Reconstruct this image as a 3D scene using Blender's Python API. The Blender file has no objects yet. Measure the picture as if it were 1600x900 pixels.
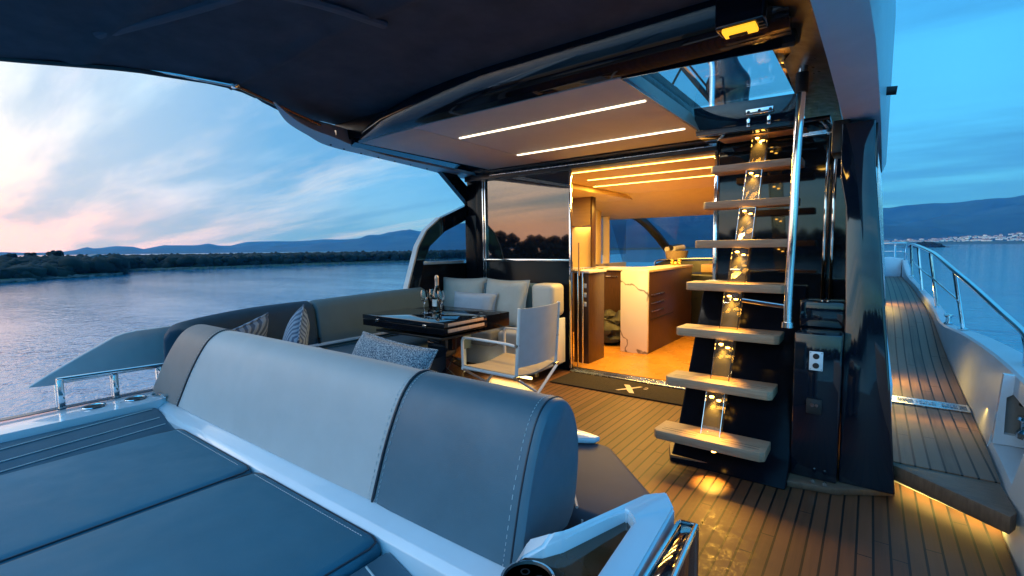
import bpy, bmesh, math, random
from mathutils import Vector, Matrix, noise
random.seed(7)
R = math.radians
SC = bpy.context.scene
COL = SC.collection

# ------------------------------------------------------------------ camera
H = 1.30
pitch, yaw, roll = R(4.75), R(36.9), R(0.74)
fw = Vector((-math.sin(yaw)*math.cos(pitch), math.cos(yaw)*math.cos(pitch), -math.sin(pitch)))
rt = Vector((math.cos(yaw), math.sin(yaw), 0))
up = rt.cross(fw)
rt2 = rt*math.cos(roll) - up*math.sin(roll)
up2 = up*math.cos(roll) + rt*math.sin(roll)
cd = bpy.data.cameras.new('camera')
cam = bpy.data.objects.new('camera', cd); COL.objects.link(cam)
M = Matrix((rt2, up2, -fw)).transposed().to_4x4(); M.translation = Vector((0, 0, H))
cam.matrix_world = M
cd.sensor_width = 36; cd.lens = 746/1600*36; cd.clip_start = 0.02; cd.clip_end = 30000
SC.camera = cam

# ------------------------------------------------------------------ world
SC.view_settings.view_transform = 'Standard'; SC.view_settings.look = 'None'
SC.view_settings.exposure = 0.28; SC.view_settings.gamma = 1.0
try: SC.view_settings.use_curve_mapping = False
except Exception: pass
SC.cycles.use_denoising = True
SC.cycles.max_bounces = 8; SC.cycles.diffuse_bounces = 4; SC.cycles.glossy_bounces = 4
SC.cycles.transmission_bounces = 8; SC.cycles.transparent_max_bounces = 12
SC.cycles.sample_clamp_indirect = 4.0
SC.cycles.caustics_reflective = False; SC.cycles.caustics_refractive = False

world = bpy.data.worlds.new('World'); SC.world = world; world.use_nodes = True
nt = world.node_tree; N = nt.nodes; Lk = nt.links
for n in list(N): N.remove(n)
def nd(t, **k):
    n = N.new(t)
    for a, b in k.items(): setattr(n, a, b)
    return n
def wm(op, a, b=None, c=None, clamp=False):
    n = nd('ShaderNodeMath', operation=op); n.use_clamp = clamp
    for i, v in enumerate((a, b, c)):
        if v is None: continue
        if isinstance(v, (int, float)): n.inputs[i].default_value = v
        else: Lk.new(v, n.inputs[i])
    return n.outputs[0]
def wmix(f, a, b, mode='MIX'):
    n = nd('ShaderNodeMix', data_type='RGBA', blend_type=mode)
    for s, v in ((n.inputs[0], f), (n.inputs[6], a), (n.inputs[7], b)):
        if isinstance(v, (int, float)): s.default_value = v
        elif isinstance(v, tuple): s.default_value = (*v, 1)
        else: Lk.new(v, s)
    return n.outputs[2]
def wramp(f, stops):
    n = nd('ShaderNodeValToRGB'); e = n.color_ramp.elements
    while len(e) < len(stops): e.new(0.5)
    for i, (p, c) in enumerate(stops): e[i].position = p; e[i].color = (*c, 1)
    Lk.new(f, n.inputs[0]); return n.outputs[0]
tc = nd('ShaderNodeTexCoord'); sep = nd('ShaderNodeSeparateXYZ'); Lk.new(tc.outputs['Generated'], sep.inputs[0])
X, Yv, Zv = sep.outputs
hl = wm('SQRT', wm('ADD', wm('ADD', wm('MULTIPLY', X, X), wm('MULTIPLY', Yv, Yv)), 1e-6))
az = wm('DIVIDE', wm('ADD', wm('MULTIPLY', X, -0.90), wm('MULTIPLY', Yv, -0.43)), hl)
t = wm('ADD', wm('MULTIPLY', az, 0.5), 0.5)
zc = wm('MAXIMUM', Zv, 0.0)
low = wramp(t, [(0, (.02, .26, .66)), (.24, (.07, .44, .86)), (.62, (.10, .44, .88)), (.74, (.20, .48, .88)), (.84, (.52, .56, .86)), (.93, (.98, .72, .84)), (1, (.52, .56, .80))])
mid = wramp(t, [(0, (.015, .26, .66)), (.24, (.06, .44, .90)), (.62, (.05, .29, .64)), (.74, (.10, .36, .68)), (.86, (.50, .70, .90)), (.94, (.98, .92, .86)), (1, (.36, .60, .84))])
hi = wramp(t, [(0, (.01, .24, .62)), (.24, (.05, .42, .88)), (.62, (.035, .30, .66)), (.86, (.30, .62, .90)), (1, (.14, .46, .84))])
f1 = wm('POWER', wm('MULTIPLY', zc, 1/0.20, clamp=True), 0.75)
f2 = wm('MULTIPLY', wm('SUBTRACT', zc, 0.16), 1/0.40, clamp=True)
sky = wmix(f2, wmix(f1, low, mid), hi)
# cirrus: noise on a plane high above
zz = wm('ADD', zc, 0.10)
cx = wm('DIVIDE', X, zz); cy = wm('DIVIDE', Yv, zz)
cmb = nd('ShaderNodeCombineXYZ'); Lk.new(cx, cmb.inputs[0]); Lk.new(cy, cmb.inputs[1])
def wnoise(vec, scale, detail, rough, sx, sy, rot, dist=0.0):
    mp = nd('ShaderNodeMapping'); mp.inputs['Scale'].default_value = (sx, sy, 1); mp.inputs['Rotation'].default_value = (0, 0, rot)
    Lk.new(vec, mp.inputs[0]); n = nd('ShaderNodeTexNoise'); n.inputs['Scale'].default_value = scale
    n.inputs['Detail'].default_value = detail; n.inputs['Roughness'].default_value = rough; n.inputs['Distortion'].default_value = dist
    Lk.new(mp.outputs[0], n.inputs['Vector']); return n.outputs[0]
n1 = wnoise(cmb.outputs[0], 1.05, 9, 0.62, 0.22, 1.15, R(38), 0.18)
n2 = wnoise(cmb.outputs[0], 0.62, 8, 0.58, 0.26, 1.05, R(30), 0.15)
def wsmooth(v, a, b): 
    n = nd('ShaderNodeMapRange', interpolation_type='SMOOTHSTEP'); n.inputs[1].default_value = a; n.inputs[2].default_value = b; Lk.new(v, n.inputs[0]); return n.outputs[0]
lightc = wramp(t, [(0, (.06, .32, .66)), (.3, (.10, .46, .84)), (.62, (.34, .60, .82)), (.80, (.74, .76, .80)), (.92, (.90, .86, .94)), (1, (.72, .66, .72))])
darkc = wramp(t, [(0, (.02, .14, .36)), (.3, (.03, .24, .58)), (.62, (.05, .22, .50)), (.80, (.09, .30, .58)), (.92, (.36, .50, .68)), (1, (.3, .36, .48))])
sky = wmix(wm('MULTIPLY', wsmooth(n2, .45, .62), .90), sky, darkc)
sky = wmix(wm('MULTIPLY', wsmooth(n1, .52, .74), .50), sky, lightc)
# gain added to the unseen sky astern to brighten the bolster and pads
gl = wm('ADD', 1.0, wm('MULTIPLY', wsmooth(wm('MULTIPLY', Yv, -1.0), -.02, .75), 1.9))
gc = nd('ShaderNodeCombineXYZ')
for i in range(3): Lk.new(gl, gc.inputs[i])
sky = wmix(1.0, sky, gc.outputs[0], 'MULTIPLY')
# below the horizon: dark water tone
sky = wmix(wm('MULTIPLY', wm('MULTIPLY', Zv, -1.0), 12.0, clamp=True), sky, (.05, .12, .20))
nis = nd('ShaderNodeTexSky', sky_type='NISHITA'); nis.sun_disc = False
nis.sun_elevation = R(1.0); nis.sun_rotation = R(245); nis.altitude = 0
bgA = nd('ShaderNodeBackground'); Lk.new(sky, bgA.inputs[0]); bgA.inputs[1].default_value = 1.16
bgB = nd('ShaderNodeBackground'); Lk.new(nis.outputs[0], bgB.inputs[0]); bgB.inputs[1].default_value = 0.02
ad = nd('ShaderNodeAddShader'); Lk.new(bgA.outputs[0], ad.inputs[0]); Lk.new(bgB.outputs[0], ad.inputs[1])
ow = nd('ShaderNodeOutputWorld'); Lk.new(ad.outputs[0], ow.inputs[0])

sl = bpy.data.lights.new('sun', 'SUN'); sl.energy = 0.18; sl.angle = R(25); sl.color = (1, .78, .62)
so = bpy.data.objects.new('sun', sl); COL.objects.link(so)
so.rotation_euler = Vector((.90, .43, -.12)).to_track_quat('-Z', 'Y').to_euler()

# ------------------------------------------------------------------ materials
MATS = {}
def mat(name, col, rough=.5, metal=0., var=.12, vscale=8., bump=0., bscale=60., coat=0., rvar=0., sheen=0., trans=0., ior=1.45, emis=None, estr=0., stretch=(1, 1, 1), col2=None, spec=.5, wr=0.):
    if name in MATS: return MATS[name]
    m = bpy.data.materials.new(name); m.use_nodes = True; t_ = m.node_tree; b = t_.nodes['Principled BSDF']
    L_ = t_.links
    b.inputs['Roughness'].default_value = rough; b.inputs['Metallic'].default_value = metal
    b.inputs['Coat Weight'].default_value = coat; b.inputs['Coat Roughness'].default_value = .04
    b.inputs['Sheen Weight'].default_value = sheen; b.inputs['Transmission Weight'].default_value = trans
    b.inputs['IOR'].default_value = ior; b.inputs['Specular IOR Level'].default_value = spec
    tcx = t_.nodes.new('ShaderNodeTexCoord'); mp = t_.nodes.new('ShaderNodeMapping'); mp.inputs['Scale'].default_value = stretch
    L_.new(tcx.outputs['Object'], mp.inputs[0])
    nz = t_.nodes.new('ShaderNodeTexNoise'); nz.inputs['Scale'].default_value = vscale; nz.inputs['Detail'].default_value = 6; nz.inputs['Roughness'].default_value = .6
    L_.new(mp.outputs[0], nz.inputs['Vector'])
    r = t_.nodes.new('ShaderNodeValToRGB'); e = r.color_ramp.elements; e[0].position = .3; e[1].position = .7
    c2 = col2 if col2 else tuple(min(1, c*(1+var)) for c in col)
    c1 = col if col2 else tuple(c*(1-var) for c in col)
    e[0].color = (*c1, 1); e[1].color = (*c2, 1)
    L_.new(nz.outputs[0], r.inputs[0]); L_.new(r.outputs[0], b.inputs['Base Color'])
    if rvar:
        mr = t_.nodes.new('ShaderNodeMapRange'); mr.inputs[1].default_value = .3; mr.inputs[2].default_value = .7
        mr.inputs[3].default_value = max(0.01, rough-rvar); mr.inputs[4].default_value = rough+rvar
        nz2 = t_.nodes.new('ShaderNodeTexNoise'); nz2.inputs['Scale'].default_value = vscale*2.3; nz2.inputs['Detail'].default_value = 5
        L_.new(mp.outputs[0], nz2.inputs['Vector']); L_.new(nz2.outputs[0], mr.inputs[0]); L_.new(mr.outputs[0], b.inputs['Roughness'])
    if bump:
        nb = t_.nodes.new('ShaderNodeTexNoise'); nb.inputs['Scale'].default_value = bscale; nb.inputs['Detail'].default_value = 4
        L_.new(mp.outputs[0], nb.inputs['Vector']); bp = t_.nodes.new('ShaderNodeBump'); bp.inputs['Strength'].default_value = bump; bp.inputs['Distance'].default_value = .01
        L_.new(nb.outputs[0], bp.inputs['Height']); L_.new(bp.outputs[0], b.inputs['Normal'])
    if wr:
        nw = t_.nodes.new('ShaderNodeTexNoise'); nw.inputs['Scale'].default_value = 5.5; nw.inputs['Detail'].default_value = 3; nw.inputs['Distortion'].default_value = .2
        L_.new(mp.outputs[0], nw.inputs['Vector']); bw = t_.nodes.new('ShaderNodeBump'); bw.inputs['Strength'].default_value = wr; bw.inputs['Distance'].default_value = .03
        L_.new(nw.outputs[0], bw.inputs['Height'])
        if bump: L_.new(bw.outputs[0], bp.inputs['Normal'])
        else: L_.new(bw.outputs[0], b.inputs['Normal'])
    if emis: b.inputs['Emission Color'].default_value = (*emis, 1); b.inputs['Emission Strength'].default_value = estr
    MATS[name] = m; return m

white = mat('gelcoat_white', (.60, .68, .76), .16, coat=.6, var=.04, vscale=3, rvar=.05)
black = mat('gelcoat_black', (.004, .008, .015), .045, coat=.5, spec=.5, var=.2, vscale=2, rvar=.02, bump=.005, bscale=3)
blackp = mat('black_lacquer', (.004, .005, .008), .16, spec=.10, var=.2, rvar=.04)
blackm = mat('black_satin', (.010, .011, .013), .35, var=.2, rvar=.08)
chrome = mat('stainless_steel', (.72, .73, .75), .10, 1., var=.05, rvar=.05)
brushed = mat('brushed_steel', (.55, .57, .60), .25, 1., var=.08, stretch=(1, 20, 1), rvar=.08)
canvas = mat('awning_canvas', (.060, .072, .092), .85, var=.25, vscale=5, bump=.5, bscale=900, stretch=(1, 1, 1))
lightlea = mat('pale_grey_upholstery', (.40, .42, .44), .48, wr=.10, var=.05, vscale=5, bump=.10, bscale=420, sheen=.15, rvar=.05)
darklea = mat('slate_upholstery', (.055, .128, .180), .46, wr=.10, var=.10, vscale=5, bump=.10, bscale=420, sheen=.15, rvar=.05)
padlea = mat('sunpad_upholstery', (.032, .155, .230), .58, wr=.10, var=.07, vscale=4, bump=.16, bscale=420, sheen=.0, rvar=.06)
taupe = mat('taupe_upholstery', (.165, .175, .18), .50, wr=.1, var=.06, vscale=5, bump=.10, bscale=420, sheen=.15)
cream = mat('cream_upholstery', (.42, .42, .40), .55, var=.05, vscale=5, bump=.1, bscale=300)
piping = mat('piping', (.50, .52, .54), .4)
pipdark = mat('dark_piping', (.02, .03, .045), .4)
panelg = mat('headliner', (.62, .62, .58), .6, var=.03, bump=.08, bscale=500)
amber_wood = mat('amber_veneer', (.30, .20, .11), .3, var=.12, vscale=6, stretch=(1, 1, 14))
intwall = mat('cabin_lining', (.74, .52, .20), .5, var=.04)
darkwood = mat('dark_wood', (.055, .026, .014), .35, var=.35, vscale=7, stretch=(12, 12, 1), rvar=.08)
ledm = mat('led_warm', (1, .9, .7), .5, emis=(1, .84, .58), estr=3.0)
ledo = mat('led_amber', (1, .8, .4), .5, emis=(1, .70, .16), estr=5)
bulb = mat('lamp_lens', (1, .8, .4), .3, emis=(1, .50, .08), estr=26)
sideled = mat('step_light', (1, .8, .4), .5, emis=(1, .74, .28), estr=4.5)
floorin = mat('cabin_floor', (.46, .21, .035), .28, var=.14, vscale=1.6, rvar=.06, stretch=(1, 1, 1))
mesh_fab = mat('sling_fabric', (.55, .60, .66), .7, var=.06, bump=.5, bscale=700)
sandseat = mat('sand_seat_fabric', (.42, .36, .29), .75, var=.06, bump=.5, bscale=600)
framewhite = mat('white_frame_paint', (.70, .71, .73), .3, var=.03)
linen = mat('linen', (.36, .38, .37), .85, var=.08, bump=.5, bscale=350)
bluelinen = mat('blue_grey_linen', (.30, .36, .44), .85, var=.08, bump=.5, bscale=350)
bottleg = mat('bottle_glass', (.008, .012, .012), .06, coat=.5)
foil = mat('bottle_foil', (.52, .42, .36), .35, .6, var=.1, bump=.2, bscale=80)
paper = mat('label_paper', (.72, .73, .75), .6, var=.03)
rockm = mat('shore_rock', (.085, .08, .078), .9, var=.4, vscale=.7)
scrubm = mat('scrub_green', (.007, .012, .009), .9, var=.55, vscale=.12)
barkm = mat('bark', (.05, .04, .03), .9)
landm = mat('land', (.055, .070, .045), .95, var=.4, vscale=.03)
mountm = mat('mountain', (.004, .012, .012), .95, col2=(.030, .060, .050), vscale=.009)
housem = mat('house_plaster', (.78, .75, .70), .8, var=.1, vscale=.01)
roofm = mat('roof_tiles', (.30, .13, .09), .8)
bagm = mat('black_bag_cloth', (.018, .016, .014), .55, bump=.5, bscale=60)
wicker = mat('wicker', (.48, .36, .22), .6, var=.3, vscale=60, bump=.8, bscale=120)
towelm = mat('towel', (.70, .68, .64), .9, bump=.6, bscale=200)
gold = mat('gold_leaf', (.72, .48, .12), .25, .9, var=.1)
rubber = mat('black_rubber', (.012, .012, .013), .6)
socketm = mat('socket_plate', (.60, .66, .72), .3, var=.02)
matm = mat('door_mat', (.014, .009, .008), .9, var=.2, bump=.6, bscale=800)
woodbox = mat('pale_wood', (.46, .30, .14), .5, var=.2, vscale=10, stretch=(1, 10, 10))

def glassmat(name, col, rough=0.0, ior=1.45):
    m = bpy.data.materials.new(name); m.use_nodes = True; t_ = m.node_tree; b = t_.nodes['Principled BSDF']
    b.inputs['Transmission Weight'].default_value = 1; b.inputs['Roughness'].default_value = rough; b.inputs['IOR'].default_value = ior
    nz = t_.nodes.new('ShaderNodeTexNoise'); nz.inputs['Scale'].default_value = 3
    r = t_.nodes.new('ShaderNodeValToRGB'); r.color_ramp.elements[0].color = (*col, 1); r.color_ramp.elements[1].color = (*[min(1, c*1.04) for c in col], 1)
    t_.links.new(nz.outputs[0], r.inputs[0]); t_.links.new(r.outputs[0], b.inputs['Base Color'])
    MATS[name] = m; return m
clearg = glassmat('clear_glass', (.97, .98, .98))
acryl = None
def tintpane(name, col, haze=0., gk=.9):
    # thin tinted pane: see-through plus a real mirror-like reflection
    m = bpy.data.materials.new(name); m.use_nodes = True; t_ = m.node_tree; ns = t_.nodes
    for n in list(ns): ns.remove(n)
    tr = ns.new('ShaderNodeBsdfTransparent'); tr.inputs[0].default_value = (*col, 1)
    gl = ns.new('ShaderNodeBsdfGlossy'); gl.inputs['Roughness'].default_value = .01
    lw = ns.new('ShaderNodeLayerWeight'); lw.inputs[0].default_value = .5; pw = ns.new('ShaderNodeMath'); pw.operation = 'POWER'; pw.inputs[1].default_value = 5; t_.links.new(lw.outputs['Facing'], pw.inputs[0]); fr = ns.new('ShaderNodeMath'); fr.operation = 'MULTIPLY_ADD'; fr.inputs[1].default_value = gk; fr.inputs[2].default_value = .04; t_.links.new(pw.outputs[0], fr.inputs[0])
    nz = ns.new('ShaderNodeTexNoise'); nz.inputs['Scale'].default_value = .8; bp = ns.new('ShaderNodeBump'); bp.inputs['Strength'].default_value = .01
    t_.links.new(nz.outputs[0], bp.inputs['Height']); t_.links.new(bp.outputs[0], gl.inputs['Normal'])
    mx = ns.new('ShaderNodeMixShader'); o = ns.new('ShaderNodeOutputMaterial')
    t_.links.new(fr.outputs[0], mx.inputs[0]); t_.links.new(tr.outputs[0], mx.inputs[1]); t_.links.new(gl.outputs[0], mx.inputs[2]); t_.links.new(mx.outputs[0], o.inputs[0])
    if haze:   # diffuse share added so a clear block fills with lamp glow
        df = ns.new('ShaderNodeBsdfDiffuse'); df.inputs[0].default_value = (.8, .78, .72, 1); m2 = ns.new('ShaderNodeMixShader'); m2.inputs[0].default_value = haze
        t_.links.new(mx.outputs[0], m2.inputs[1]); t_.links.new(df.outputs[0], m2.inputs[2]); t_.links.new(m2.outputs[0], o.inputs[0])
    MATS[name] = m; return m
acryl = tintpane('acrylic', (.90, .84, .70), haze=.03, gk=.25)  # amber tint stands in for the glow around the stair lights
sidepane = tintpane('tinted_pane', (.80, .86, .90))
hatchpane = tintpane('hatch_pane', (.93, .95, .97))
cabpane = tintpane('cabin_pane', (.72, .76, .80))

def teak(name, pitch, axis=0, base=(.088, .038, .018), wet=False, off=0.):
    m = bpy.data.materials.new(name); m.use_nodes = True; t_ = m.node_tree; b = t_.nodes['Principled BSDF']; L_ = t_.links; ns = t_.nodes
    def ma(op, a, b_=None, c=None, cl=False):
        n = ns.new('ShaderNodeMath'); n.operation = op; n.use_clamp = cl
        for i, v in enumerate((a, b_, c)):
            if v is None: continue
            if isinstance(v, (int, float)): n.inputs[i].default_value = v
            else: L_.new(v, n.inputs[i])
        return n.outputs[0]
    tcx = ns.new('ShaderNodeTexCoord'); sp = ns.new('ShaderNodeSeparateXYZ'); L_.new(tcx.outputs['Object'], sp.inputs[0])
    u = ma('DIVIDE', ma('ADD', sp.outputs[axis], off+50*pitch), pitch)
    fr = ma('FRACT', u); fl = ma('FLOOR', u)
    line = ma('LESS_THAN', ma('ABSOLUTE', ma('SUBTRACT', fr, .5)), .5-.078)   # 1 = plank
    wn = ns.new('ShaderNodeTexWhiteNoise'); wn.noise_dimensions = '1D'; L_.new(fl, wn.inputs['W'])
    butt = ma('GREATER_THAN', ma('FRACT', ma('DIVIDE', ma('ADD', sp.outputs[1-axis], ma('ADD', ma('MULTIPLY', wn.outputs[0], 2.9), 20)), 1.65)), .0035); line = ma('MULTIPLY', line, butt)
    mp = ns.new('ShaderNodeMapping'); mp.inputs['Scale'].default_value = (40, 1.6, 1) if axis == 0 else (1.6, 40, 1); L_.new(tcx.outputs['Object'], mp.inputs[0])
    cb = ns.new('ShaderNodeVectorMath'); cb.operation = 'ADD'; L_.new(mp.outputs[0], cb.inputs[0])
    cm = ns.new('ShaderNodeCombineXYZ'); L_.new(ma('MULTIPLY', wn.outputs[0], 37), cm.inputs[2]); L_.new(cm.outputs[0], cb.inputs[1])
    nz = ns.new('ShaderNodeTexNoise'); nz.inputs['Scale'].default_value = 1.5; nz.inputs['Detail'].default_value = 7; nz.inputs['Roughness'].default_value = .65; L_.new(cb.outputs[0], nz.inputs['Vector'])
    big = ns.new('ShaderNodeTexNoise'); big.inputs['Scale'].default_value = 2.2; big.inputs['Detail'].default_value = 4; L_.new(tcx.outputs['Object'], big.inputs['Vector'])
    v = ma('ADD', ma('MULTIPLY', wn.outputs[0], .55), ma('ADD', ma('MULTIPLY', nz.outputs[0], .9), ma('MULTIPLY', big.outputs[0], .5)))
    r = ns.new('ShaderNodeValToRGB'); e = r.color_ramp.elements; e[0].position = .55; e[1].position = 1.15
    e[0].color = (*[c*.62 for c in base], 1); e[1].position = 1.0; e[1].color = (*[min(1, c*1.30) for c in base], 1); L_.new(v, r.inputs[0])
    mx = ns.new('ShaderNodeMix'); mx.data_type = 'RGBA'; mx.inputs[6].default_value = (.004, .004, .004, 1); b.inputs['Specular IOR Level'].default_value = .28
    L_.new(line, mx.inputs[0]); L_.new(r.outputs[0], mx.inputs[7]); L_.new(mx.outputs[2], b.inputs['Base Color'])
    if wet:   # water splashes left on the planks
        vo = ns.new('ShaderNodeTexNoise'); vo.inputs['Scale'].default_value = 16; vo.inputs['Detail'].default_value = 8; vo.inputs['Roughness'].default_value = .75; vo.inputs['Distortion'].default_value = 1.5
        L_.new(tcx.outputs['Object'], vo.inputs['Vector'])
        dx = ma('DIVIDE', ma('ADD', sp.outputs[0], .52), .22); dy = ma('DIVIDE', ma('SUBTRACT', sp.outputs[1], 2.12), .42)
        d2 = ma('ADD', ma('MULTIPLY', dx, dx), ma('MULTIPLY', dy, dy))
        k = ma('MULTIPLY', ma('SUBTRACT', 1.15, d2, cl=True), ma('MULTIPLY', ma('SUBTRACT', vo.outputs[0], .50), 6, cl=True), cl=True)
        ro = ma('SUBTRACT', ma('ADD', .42, ma('MULTIPLY', nz.outputs[0], .2)), ma('MULTIPLY', k, .46))
        L_.new(ro, b.inputs['Roughness'])
        mx2 = ns.new('ShaderNodeMix'); mx2.data_type = 'RGBA'; mx2.blend_type = 'MULTIPLY'; mx2.inputs[7].default_value = (.85, .83, .82, 1)
        L_.new(k, mx2.inputs[0]); L_.new(mx.outputs[2], mx2.inputs[6]); L_.new(mx2.outputs[2], b.inputs['Base Color'])
    else: b.inputs['Roughness'].default_value = .5
    bp = ns.new('ShaderNodeBump'); bp.inputs['Strength'].default_value = .6; bp.inputs['Distance'].default_value = .002
    L_.new(ma('ADD', line, ma('MULTIPLY', nz.outputs[0], .35)), bp.inputs['Height']); L_.new(bp.outputs[0], b.inputs['Normal'])
    MATS[name] = m; return m
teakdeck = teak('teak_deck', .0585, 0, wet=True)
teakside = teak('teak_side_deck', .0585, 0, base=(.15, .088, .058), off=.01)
treadwood = mat('tread_teak', (.34, .23, .15), .5, var=.22, vscale=5, stretch=(2, 25, 25), bump=.2, bscale=60)
margin = mat('teak_margin', (.13, .078, .05), .45, var=.25, vscale=5, stretch=(3, 20, 3), bump=.15, bscale=60)

def striped(name):
    m = bpy.data.materials.new(name); m.use_nodes = True; t_ = m.node_tree; b = t_.nodes['Principled BSDF']; L_ = t_.links
    w = t_.nodes.new('ShaderNodeTexWave'); w.inputs['Scale'].default_value = 9; w.inputs['Distortion'].default_value = 1.4; w.inputs['Detail'].default_value = 2; w.inputs['Detail Scale'].default_value = 1.5
    tcx = t_.nodes.new('ShaderNodeTexCoord'); mp = t_.nodes.new('ShaderNodeMapping'); mp.inputs['Rotation'].default_value = (0, R(35), R(20)); L_.new(tcx.outputs['Object'], mp.inputs[0]); L_.new(mp.outputs[0], w.inputs['Vector'])
    r = t_.nodes.new('ShaderNodeValToRGB'); e = r.color_ramp.elements; e[0].position = .35; e[1].position = .6; e[0].color = (.05, .10, .18, 1); e[1].color = (.20, .29, .40, 1)
    L_.new(w.outputs[0], r.inputs[0]); L_.new(r.outputs[0], b.inputs['Base Color']); b.inputs['Roughness'].default_value = .85
    bp = t_.nodes.new('ShaderNodeBump'); bp.inputs['Strength'].default_value = .6; bp.inputs['Distance'].default_value = .006; L_.new(w.outputs[0], bp.inputs['Height']); L_.new(bp.outputs[0], b.inputs['Normal'])
    MATS[name] = m; return m
stripem = striped('striped_cushion_fabric')
def boucle():
    m = bpy.data.materials.new('boucle'); m.use_nodes = True; t_ = m.node_tree; b = t_.nodes['Principled BSDF']; L_ = t_.links
    n = t_.nodes.new('ShaderNodeTexNoise'); n.inputs['Scale'].default_value = 170; n.inputs['Detail'].default_value = 3
    tcx = t_.nodes.new('ShaderNodeTexCoord'); L_.new(tcx.outputs['Object'], n.inputs['Vector'])
    r = t_.nodes.new('ShaderNodeValToRGB'); e = r.color_ramp.elements; e[0].position = .42; e[1].position = .6; e[0].color = (.09, .14, .21, 1); e[1].color = (.58, .64, .70, 1)
    L_.new(n.outputs[0], r.inputs[0]); L_.new(r.outputs[0], b.inputs['Base Color']); b.inputs['Roughness'].default_value = .9
    bp = t_.nodes.new('ShaderNodeBump'); bp.inputs['Strength'].default_value = 1; bp.inputs['Distance'].default_value = .008; L_.new(n.outputs[0], bp.inputs['Height']); L_.new(bp.outputs[0], b.inputs['Normal'])
    return m
bouclem = boucle()
def marble():
    m = bpy.data.materials.new('veined_marble'); m.use_nodes = True; t_ = m.node_tree; b = t_.nodes['Principled BSDF']; L_ = t_.links
    tcx = t_.nodes.new('ShaderNodeTexCoord'); mp = t_.nodes.new('ShaderNodeMapping'); mp.inputs['Rotation'].default_value = (0, R(25), 0); L_.new(tcx.outputs['Object'], mp.inputs[0])
    n = t_.nodes.new('ShaderNodeTexNoise'); n.inputs['Scale'].default_value = 1.9; n.inputs['Detail'].default_value = 4; n.inputs['Distortion'].default_value = .5; L_.new(mp.outputs[0], n.inputs['Vector'])
    ma = t_.nodes.new('ShaderNodeMath'); ma.operation = 'SUBTRACT'; ma.inputs[1].default_value = .5; L_.new(n.outputs[0], ma.inputs[0])
    mb = t_.nodes.new('ShaderNodeMath'); mb.operation = 'ABSOLUTE'; L_.new(ma.outputs[0], mb.inputs[0])
    r = t_.nodes.new('ShaderNodeValToRGB'); e = r.color_ramp.elements; e[0].position = .006; e[1].position = .020; e[0].color = (.20, .18, .16, 1); e[1].color = (.72, .70, .66, 1)
    L_.new(mb.outputs[0], r.inputs[0]); L_.new(r.outputs[0], b.inputs['Base Color']); b.inputs['Roughness'].default_value = .2
    return m
marblem = marble()
def waterm():
    m = bpy.data.materials.new('sea_water'); m.use_nodes = True; t_ = m.node_tree; b = t_.nodes['Principled BSDF']; L_ = t_.links
    b.inputs['Base Color'].default_value = (.004, .17, .30, 1); b.inputs['Roughness'].default_value = .08; b.inputs['IOR'].default_value = 1.6
    b.inputs['Specular IOR Level'].default_value = .9
    tcx = t_.nodes.new('ShaderNodeTexCoord'); prev = None
    hs = []
    for sc, st, dist in ((.8, (1, 1.9, 1), 1.0), (3.2, (1, 1.5, 1), .8), (11.0, (1, 1.3, 1), .4)):
        mp = t_.nodes.new('ShaderNodeMapping'); mp.inputs['Scale'].default_value = st; mp.inputs['Rotation'].default_value = (0, 0, R(35)); L_.new(tcx.outputs['Object'], mp.inputs[0])
        n = t_.nodes.new('ShaderNodeTexNoise'); n.inputs['Scale'].default_value = sc; n.inputs['Detail'].default_value = 3; n.inputs['Distortion'].default_value = dist; L_.new(mp.outputs[0], n.inputs['Vector']); hs.append(n.outputs[0])
    for h, s, d in zip(hs, (.5, .5, .4), (.095, .04, .014)):
        bp = t_.nodes.new('ShaderNodeBump'); bp.inputs['Strength'].default_value = s; bp.inputs['Distance'].default_value = d
        L_.new(h, bp.inputs['Height'])
        if prev: L_.new(prev, bp.inputs['Normal'])
        prev = bp.outputs[0]
    L_.new(prev, b.inputs['Normal'])
    ln = t_.nodes.new('ShaderNodeTexNoise'); ln.inputs['Scale'].default_value = .05; ln.inputs['Detail'].default_value = 5; mpl = t_.nodes.new('ShaderNodeMapping'); mpl.inputs['Scale'].default_value = (1, 3.2, 1); mpl.inputs['Rotation'].default_value = (0, 0, R(20))
    L_.new(tcx.outputs['Object'], mpl.inputs[0]); L_.new(mpl.outputs[0], ln.inputs['Vector'])
    mr = t_.nodes.new('ShaderNodeMapRange'); mr.inputs[1].default_value = .35; mr.inputs[2].default_value = .65; mr.inputs[3].default_value = .12; mr.inputs[4].default_value = .9; L_.new(ln.outputs[0], mr.inputs[0])
    for bq in [n for n in t_.nodes if n.type == 'BUMP'][:2]: L_.new(mr.outputs[0], bq.inputs['Strength'])
    return m
seam_ = waterm()

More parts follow.
